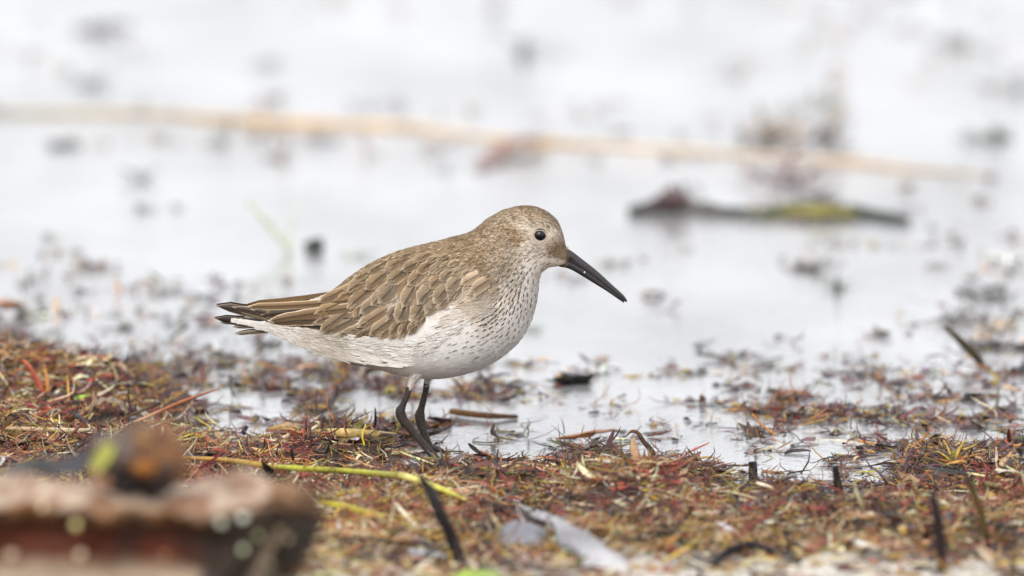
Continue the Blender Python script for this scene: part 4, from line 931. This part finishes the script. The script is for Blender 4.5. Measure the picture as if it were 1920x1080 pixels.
leafstrip('leaf', 'grey white blurred leaf at the foot of the black curved stick', 'leaf', [GL(770, 1030, .003), GL(800, 1036, .005), GL(840, 1044, .004)], [2 * mm, 5 * mm, 3 * mm], (176, 178, 184), M_DRY)
for k, (a, b, c, d, lb) in enumerate([(1600, 1010, 1650, 1030, 'small white scrap of shell in the near litter under the straight dark peg'), (1880, 985, 1925, 975, 'pale flat scrap of reed at the right edge of the litter'), (1870, 880, 1900, 885, 'cream scrap of reed in the right litter'), (1100, 985, 1150, 992, 'tan scrap of bark behind the pale wood splinter')]):
    leafstrip('leaf_scrap', lb, 'leaf scrap', [GL(a, b, .005), GL((a + c) / 2, (b + d) / 2, .007), GL(c, d, .005)], [1.2 * mm, 3 * mm, 1.2 * mm], [(222, 216, 206), (212, 200, 176), (216, 204, 182), (150, 110, 80)][k], M_DRY)
b0 = GL(1068, 720, .0); V, F = blob(b0 + [0, 0, .002], .0052, .6, 14, 9, (1.4, 1.2, .42)); lp = tag(mesh('seaweed_lump', V, F, lin((24, 24, 20)), M_STICK), 'black wet seaweed lump with yellow frond in the shallows under the bill', 'seaweed')
V, F = tube([onb(1048, 722, b0), onb(1044, 710, b0), onb(1052, 701, b0)], [.8 * mm, .9 * mm, .5 * mm], 8, 10); mesh('frond', V, F, lin((190, 150, 50)), M_WRACK, lp)
b0 = G(588, 470); V, F = blob(b0 + [0, 0, .0028], .0046, .25, 12, 10, (1.1, 1, .75)); tag(mesh('seaweed_lump', V, F, lin((26, 30, 26)), M_FLAKE), 'small round black lump afloat above the bird back', 'seaweed')

# dark weed beam with yellow green middle
P1 = [(1182, 402), (1225, 398), (1262, 392), (1300, 398), (1370, 404), (1430, 408), (1500, 402), (1560, 402), (1630, 406), (1705, 418)]
wr = thing('seaweed_rope', 'long dark green floating weed rope with yellow middle right of the bird head', 'seaweed', G(1450, 405))
V, F = tube([G(a, b) + [0, 0, .002] for a, b in P1], [2.5 * mm, 5 * mm, 7 * mm, 5 * mm, 3 * mm, 3.5 * mm, 5 * mm, 4.2 * mm, 3.4 * mm, 1.5 * mm], 12, 60, .5)
cc = lin(np.array([(40, 44, 40), (70, 56, 54), (92, 84, 80), (80, 76, 70), (50, 56, 48), (90, 92, 40), (96, 92, 34), (60, 66, 50), (66, 70, 66)])); t_ = np.linspace(0, 1, 60)
cc = np.stack([np.interp(t_, np.linspace(0, 1, len(cc)), cc[:, k]) for k in range(3)], 1)
mesh('stem', V, F, np.repeat(cc, 12, 0), M_FLAKE, wr)
V, F = tube([G(1470, 410) + [0, 0, .003], G(1540, 412) + [0, 0, .004], G(1605, 410) + [0, 0, .003]], [1.5 * mm, 3.4 * mm, 1.6 * mm], 10, 16, .3); mesh('yellow_blade', V, F, lin((130, 120, 50)), M_FLAKE, wr)
V, F = blob(G(1262, 396) + [0, 0, .006], .007, .4, 12, 12, (1, 1, .9)); mesh('purple_knot', V, F, lin((84, 62, 62)), M_FLAKE, wr)

# long drifting reed across the background
lr = thing('drift_reed', 'long tan reed stem drifting across the whole background water', 'reed', G(800, 250))
def gp(pts, l=.001): return [G(a, b) + [0, 0, l] for a, b in pts]
V, F = tube(gp([(-120, 212), (100, 214), (300, 216), (480, 230), (620, 234), (760, 240), (900, 258)]), [1.3 * mm, 2.0 * mm, 1.4 * mm, 2.6 * mm, 1.7 * mm, 2.4 * mm, 1.0 * mm], 10, 50, .5)
cc = lin(np.array([(150, 148, 140), (190, 176, 150), (200, 174, 136), (204, 164, 112), (220, 190, 152), (222, 198, 164)])); t_ = np.linspace(0, 1, 50)
mesh('stem', V, F, np.repeat(np.stack([np.interp(t_, np.linspace(0, 1, len(cc)), cc[:, k]) for k in range(3)], 1), 10, 0), M_DRY, lr)
V, F = tube(gp([(895, 258), (1000, 268), (1150, 276), (1300, 284), (1450, 296), (1600, 306), (1700, 318), (1860, 330)]), [1.4 * mm, 2.1 * mm, 1.2 * mm, 1.4 * mm, .9 * mm, 1.9 * mm, 1.1 * mm, .5 * mm], 10, 50, .3)
cc = lin(np.array([(220, 192, 158), (216, 180, 134), (224, 196, 160), (228, 206, 176), (214, 186, 156), (214, 188, 152), (205, 190, 168)]))
mesh('upper_stem', V, F, np.repeat(np.stack([np.interp(t_, np.linspace(0, 1, len(cc)), cc[:, k]) for k in range(3)], 1), 10, 0), M_DRY, lr)
leafstrip('leaf', 'rusty orange leaf snagged on the middle of the drifting reed', 'leaf', [G(900, 322) + [0, 0, .001], G(925, 300) + [0, 0, .005], G(965, 285) + [0, 0, .008], G(1030, 274) + [0, 0, .006]], [4 * mm, 9 * mm, 9 * mm, 3 * mm], [(104, 56, 34), (116, 64, 38), (138, 84, 50), (160, 126, 84)])

def tuft(u0, v0, w_, h_, cols, label, seed, n=26, lay=.5):
    r_ = np.random.default_rng(seed); c = G(u0, v0 + h_ * .35); k = MPP * (c[1] + DIST) / DIST
    P0 = np.stack([c[0] + r_.normal(0, .22, n) * w_ * k, c[1] + r_.normal(0, .4, n) * w_ * k, 0 * r_.random(n) + .0004], 1)
    cs = lin(np.array(cols)); cs = cs * (1 - .30 * min(1, c[1] / 1.2)) + .5 * .30 * min(1, c[1] / 1.2); cl = cs[r_.integers(0, len(cs), n)] * r_.uniform(.8, 1.2, (n, 1))  # colours wash out toward pale grey with distance, haze put into the colour
    V, F, C = strands(P0, r_.uniform(0, 6.28, n), r_.normal(.55 * (1 - lay) + .1, .3, n), np.full(n, max(w_ * .35, h_) * k), np.full(n, min(w_, h_) * k * .13), r_.normal(0, 1, n), r_.normal(-.6, .4, n), cl, K=5, flat=r_.normal(0, 1, n))
    V[:, 2] = np.maximum(V[:, 2], .0002)
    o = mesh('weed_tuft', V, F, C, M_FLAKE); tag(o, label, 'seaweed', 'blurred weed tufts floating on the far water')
G_, P_l, O_, T_n = (70, 76, 66), (112, 92, 96), (110, 112, 80), (170, 140, 110)
for k, a in enumerate([
    (115, 264, 44, 26, [(50, 50, 44)], 'dark blurred tuft just under the left end of the drifting reed', 70),
    (188, 44, 46, 40, [(120, 116, 116)], 'grey blurred tuft near the top left corner', 22),
    (168, 148, 30, 30, [(140, 138, 138)], 'faint grey tuft above the left part of the drifting reed', 14),
    (270, 388, 34, 16, [G_], 'small grey green tuft left of the bird, left one of a close pair', 30),
    (330, 386, 24, 14, [(120, 120, 116)], 'small faint tuft left of the bird, right one of a close pair', 16),
    (268, 315, 22, 60, [(130, 134, 124)], 'faint upright grey strand hanging under the drifting reed at left', 12),
    (495, 250, 70, 20, [(110, 80, 56)], 'brown clump clinging to the underside of the drifting reed at left', 26),
    (600, 255, 60, 22, [(110, 88, 90)], 'plum clump clinging to the drifting reed above the bird back', 24),
    (710, 190, 80, 18, [(130, 120, 122)], 'faint grey tuft just above the drifting reed', 22),
    (980, 60, 40, 110, [(150, 152, 156)], 'faint tall grey smudge of weed near the top centre', 14),
    (500, 112, 70, 20, [(160, 158, 160)], 'very faint flat grey tuft in the upper left water', 12),
    (180, 492, 70, 26, [P_l, T_n], 'pinkish grey weed tuft in the left water above the tail', 40),
    (95, 440, 40, 16, [O_], 'faint olive tuft in the left water', 14),
    (375, 552, 34, 16, [G_], 'grey tuft just left of the bird tail tip', 26),
    (445, 555, 36, 12, [O_], 'olive grey tuft just above the bird tail tip', 20),
    (60, 520, 60, 22, [(140, 138, 134)], 'faint grey tuft above the orange floating leaf', 18),
    (230, 610, 40, 20, [(120, 100, 84)], 'brown tuft in the shallows left of the tail', 22),
    (315, 605, 40, 10, [G_], 'small flat grey tuft in the shallows under the tail tip', 18),
    (110, 630, 60, 10, [(90, 100, 84)], 'flat green grey tuft at the far left shallows', 22),
    (1150, 492, 60, 14, [O_, T_n], 'olive brown tuft behind the bill', 30),
    (1525, 490, 26, 50, [(84, 80, 66)], 'forked dark strand left one of two in the right water', 26),
    (1572, 530, 20, 36, [(74, 84, 60)], 'green strand right one of two in the right water', 22),
    (1480, 326, 190, 34, [(130, 104, 104), (150, 120, 110)], 'wide plum weed raft hanging on the right half of the drifting reed', 90),
    (1540, 355, 30, 60, [(120, 104, 104)], 'hanging plum strand under the weed raft', 24),
    (1490, 240, 240, 46, [(160, 148, 140), (176, 150, 126)], 'faint brown weed raft behind the right half of the drifting reed', 70),
    (1560, 190, 130, 20, [(150, 156, 126)], 'faint olive weed patch near the top right', 30),
    (1790, 70, 70, 30, [(150, 146, 142)], 'faint grey weed tuft in the top right corner', 20),
    (1852, 240, 36, 60, [(130, 136, 128)], 'grey green strand at the right edge of the far water', 30),
    (1700, 345, 40, 18, [(150, 120, 90)], 'brown tuft at the right tip of the drifting reed', 22),
    (1900, 160, 60, 24, [(150, 156, 148)], 'faint grey green tuft at the upper right edge', 20),
    (1860, 545, 120, 30, [(96, 92, 92)], 'arched dark strand at the right edge of the water', 40),
    (1800, 598, 150, 16, [(80, 72, 70), (110, 96, 80)], 'long low dark weed line behind the slanting stick', 90),
    (1890, 605, 60, 26, [(210, 190, 160), (180, 150, 116)], 'cream and orange weed scrap at the right edge', 30),
    (1850, 640, 60, 34, [(76, 66, 66)], 'dark plum lump of weed beside the slanting stick', 40),
    (1912, 684, 40, 34, [(48, 44, 46)], 'nearly black lump of weed cut by the right edge', 34),
    (1652, 620, 26, 26, [(96, 86, 76)], 'small round brown tuft in the right shallows', 26),
    (1380, 662, 50, 14, [(56, 74, 60)], 'dark green strand in the mid right shallows', 22),
    (1318, 640, 16, 26, [(90, 96, 84)], 'tiny upright green grey strand in the mid right shallows', 10),
    (1003, 612, 10, 24, [(90, 120, 80)], 'tiny green strand beside the bird breast', 8),
    (1465, 630, 30, 14, [(110, 108, 108)], 'tiny grey tuft right of the upright strand', 12),
    (1560, 665, 60, 14, [(140, 120, 104)], 'pale brown tuft in the mid right shallows', 18),
    (670, 470, 40, 30, [(176, 184, 164)], 'faint pale green tuft above the bird rump', 12),
    (500, 640, 44, 24, [(60, 54, 56)], 'dark tuft under the bird tail', 26),
    (618, 640, 50, 20, [(120, 90, 76)], 'brown tuft just behind the bird vent', 24)]):
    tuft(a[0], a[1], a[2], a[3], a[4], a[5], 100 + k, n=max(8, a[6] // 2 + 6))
b0 = G(545, 474); stem('pale_stem', 'faint pale green stem slanting out of the water left of the round black lump', 'stem', [b0, onb(520, 440, b0), onb(490, 405, b0), onb(462, 376, b0)], [1.2 * mm, 1.6 * mm, 1.4 * mm, .8 * mm], (186, 192, 164), M_DRY)
b0 = G(543, 476); stem('pale_stem', 'faint pale upright stem beside the slanting green one', 'stem', [b0, onb(546, 430, b0), onb(555, 380, b0)], [.9 * mm, .7 * mm, .4 * mm], (200, 204, 176), M_DRY)

# ------------------------------------------------------------------ foreground driftwood, close to the lens and out of focus
YF, YB = -.90, -.79                        # front and back edge of its top
log = thing('driftwood_log', 'blurred reddish brown driftwood block with pale top in the left foreground', 'driftwood', (W(200, 1100, -.85)[0], -.85, 0))
us = np.linspace(-420, 558, 60); rows = 30
V = []; C = []
prof_front = W(300, 962, YF)[2]
gz = float(height(W(200, 900, YF)[0], YF)) - .004
for i, u0 in enumerate(us):
    e = sm(470, 575, u0)
    ftop = float(np.interp(u0, [-420, -200, 0, 60, 130, 200, 300, 400, 450, 520, 575], [958, 950, 958, 950, 954, 964, 960, 970, 964, 953, 948])) + 2.5 * math.sin(u0 * .07) + 1.5 * math.sin(u0 * .19)
    btop = 893 + 4 * math.sin(u0 * .02) + 4 * math.sin(u0 * .09 + 1) + 18 * math.exp(-((u0 - 420) / 50) ** 2) * -.4 + 26 * e
    pf = W(u0, ftop, YF + .03 * e); pb = W(u0, btop, YB - .02 * e); zf, zb = pf[2], pb[2]
    xx_ = W(u0, 960, -.85)[0]
    sec = []
    for t_ in np.linspace(0, 1, 9): sec.append(((1 - t_) * pf[1] + t_ * pb[1], (1 - t_) * zf + t_ * zb + .002 * math.sin(7 * t_ + u0 * .03), (tuple(np.array([(182, 142, 106), (146, 106, 74), (204, 178, 150), (150, 104, 66)][int(4 * vnoise(u0 * .021 + 3, t_ * 3.1)) % 4]))) if t_ > .12 else (150, 108, 74), .0))  # top paler than the sides, the light on it is in the colour
    for t_ in np.linspace(.1, 1, 6): sec.append((pb[1] + .004 * t_, zb + (gz - zb) * t_, (70, 52, 42), .0))
    for t_ in np.linspace(0, 1, 3)[1:]: sec.append((pb[1] + (pf[1] - pb[1]) * t_, gz, (60, 44, 36), 0))
    h_ = zf - gz
    for t_ in np.linspace(0, 1, 14)[1:]:
        zz = gz + h_ * t_; dfr = (1 - t_) * h_ / .0002116 * 1.0     # px below the top edge
        notch = .022 * sm(20, 42, dfr) * (1 - sm(88, 112, dfr + .06 * u0 - 10)) * (1 - e)
        cl = ((132, 90, 50) if vnoise(u0 * .03, 3.3) > .4 else (96, 74, 54)) if dfr < 24 else (((96, 44, 22) if vnoise(u0 * .02, 8.1) > .35 else (74, 40, 26)) if (notch > .012 and dfr > 46) else (66, 46, 36))
        if e > .3 or u0 > 380: cl = (64, 50, 42)
        if dfr > 104 and u0 < 380: cl = (166, 146, 122)
        sec.append((pf[1] - .006 * (1 - t_) * (dfr > 88) * 2 + notch, zz, cl, sm(360, 575, u0) * min(1.0 * dfr, 135) * .00021))
    for (yy_, zz, cl, shx) in sec:
        j_ = rng.normal(0, .0006, 2)
        V.append((xx_ - shx, yy_ + j_[0], zz + j_[1])); C.append(lin(cl))
ns = len(V) // len(us)
F = [(i * ns + j, i * ns + (j + 1) % ns, (i + 1) * ns + (j + 1) % ns, (i + 1) * ns + j) for i in range(len(us) - 1) for j in range(ns)]
F += [tuple(range(ns - 1, -1, -1)), tuple((len(us) - 1) * ns + j for j in range(ns))]
mesh('block', V, F, np.array(C), M_LOG, log)
rr_ = random.Random(5)
LPX = 1
for k, (a, b, r_, cl) in enumerate([(456, 970, .0016, (210, 214, 200)), (414, 980, .0016, (190, 196, 176)), (456, 1030, .0014, (190, 196, 160)), (142, 984, .0017, (214, 200, 140)), (484, 1005, .0013, (150, 150, 110)), (80, 950, .0014, (220, 196, 160)), (310, 1040, .0012, (140, 100, 70)), (505, 1055, .0012, (140, 136, 100)), (540, 1010, .0012, (150, 136, 110)), (20, 1040, .0018, (190, 170, 140)), (150, 1040, .0018, (196, 176, 150))]):
    c = W(a, b, YF + (.0 if a < 500 else .012)); c[1] -= .0005
    V, F = blob(c, r_, .2, 8, k); mesh('glint_bead', V, F, lin(cl), M_STONE, log)  # pale beads stand in for the blurred glints on the wet wood
# end knob pieces roughening the right end
for k in range(9):
    c = W(rr_.uniform(500, 566), rr_.uniform(935, 1060), rr_.uniform(-.84, -.70)); V, F = blob(c, rr_.uniform(.004, .008), .4, 9, 40 + k); mesh('bark_flake', V, F, lin([(84, 60, 46), (110, 84, 64), (56, 44, 38)][k % 3]), M_LOG, log)
for (a, b, r_, cl) in [(548, 940, .0060, (112, 84, 60)), (566, 948, .0048, (96, 72, 52)), (545, 925, .0045, (150, 118, 88)), (556, 964, .0050, (70, 54, 42)), (548, 990, .0070, (58, 46, 38)), (520, 1030, .0080, (54, 42, 36)), (584, 952, .0030, (90, 66, 46))]:
    V, F = blob(W(a, b, -.86), r_, .45, 12, a, (1.3, 1, .8)); mesh('bark_flake', V, F, lin(cl), M_LOG, log)
# knob of root on top of the log
c0 = W(262, 868, -.855)
kn = thing('root_knob', 'blurred knobbly brown root lump with orange spot resting on the driftwood', 'root', c0)
for (a, b, r_, cl, nm, dy) in [(262, 862, .0120, (92, 74, 66), 'lump', 0), (225, 850, .0085, (112, 98, 90), 'grey_lobe', -.004), (270, 876, .0036, (160, 104, 46), 'orange_spot', -.0150), (300, 852, .0085, (150, 104, 66), 'brown_lobe', -.002), (276, 832, .0070, (156, 122, 96), 'top_lobe', .002), (205, 888, .0055, (170, 130, 100), 'side_lobe', -.003), (318, 884, .0065, (120, 84, 52), 'side_lobe', -.002), (230, 900, .006, (36, 28, 28), 'dark_foot', -.004), (290, 904, .006, (40, 28, 26), 'dark_foot', -.004)]:
    V, F = blob(W(a, b, -.855 + dy), r_, .35, 14, int(a), (1.1, 1, .9)); mesh(nm, V, F, lin(cl), M_LOG, kn)
n = 260; P = np.array([W(rr_.gauss(285, 22), rr_.gauss(846, 22), -.855 + rr_.uniform(-.012, .008)) for _ in range(n)])
V, F, C = strands(P, rng.uniform(0, 6.28, n), rng.uniform(-.3, 1.3, n), rng.uniform(.003, .009, n), rng.uniform(.0002, .0005, n), rng.normal(0, 1, n), rng.normal(0, 1, n), pick(['tan', 'rust', 'ochre', 'dred'], [3, 3, 2, 1], n), K=5)
tag(mesh('root_fibres', V, F, C, M_WRACK, kn), kind='stuff')
leafstrip('leaf', 'bright yellow green blurred leaf leaning on the left of the root lump', 'leaf', [W(176, 880, -.868), W(186, 864, -.868), W(198, 848, -.868), W(210, 832, -.868)], [2 * mm, 2.8 * mm, 3.0 * mm, 1.5 * mm], (166, 168, 70), M_FLAKE, roll=1.4)
leafstrip('leaf', 'long slate grey blurred leaf lying behind the driftwood at left', 'leaf', [W(10, 884, -.70), W(60, 868, -.70), W(110, 872, -.70), W(150, 862, -.70), W(196, 838, -.70)], [3 * mm, 3.5 * mm, 4 * mm, 4.5 * mm, 2.5 * mm], [(130, 134, 130), (90, 92, 96), (110, 112, 124), (84, 76, 84)], M_FLAKE, roll=1.0)
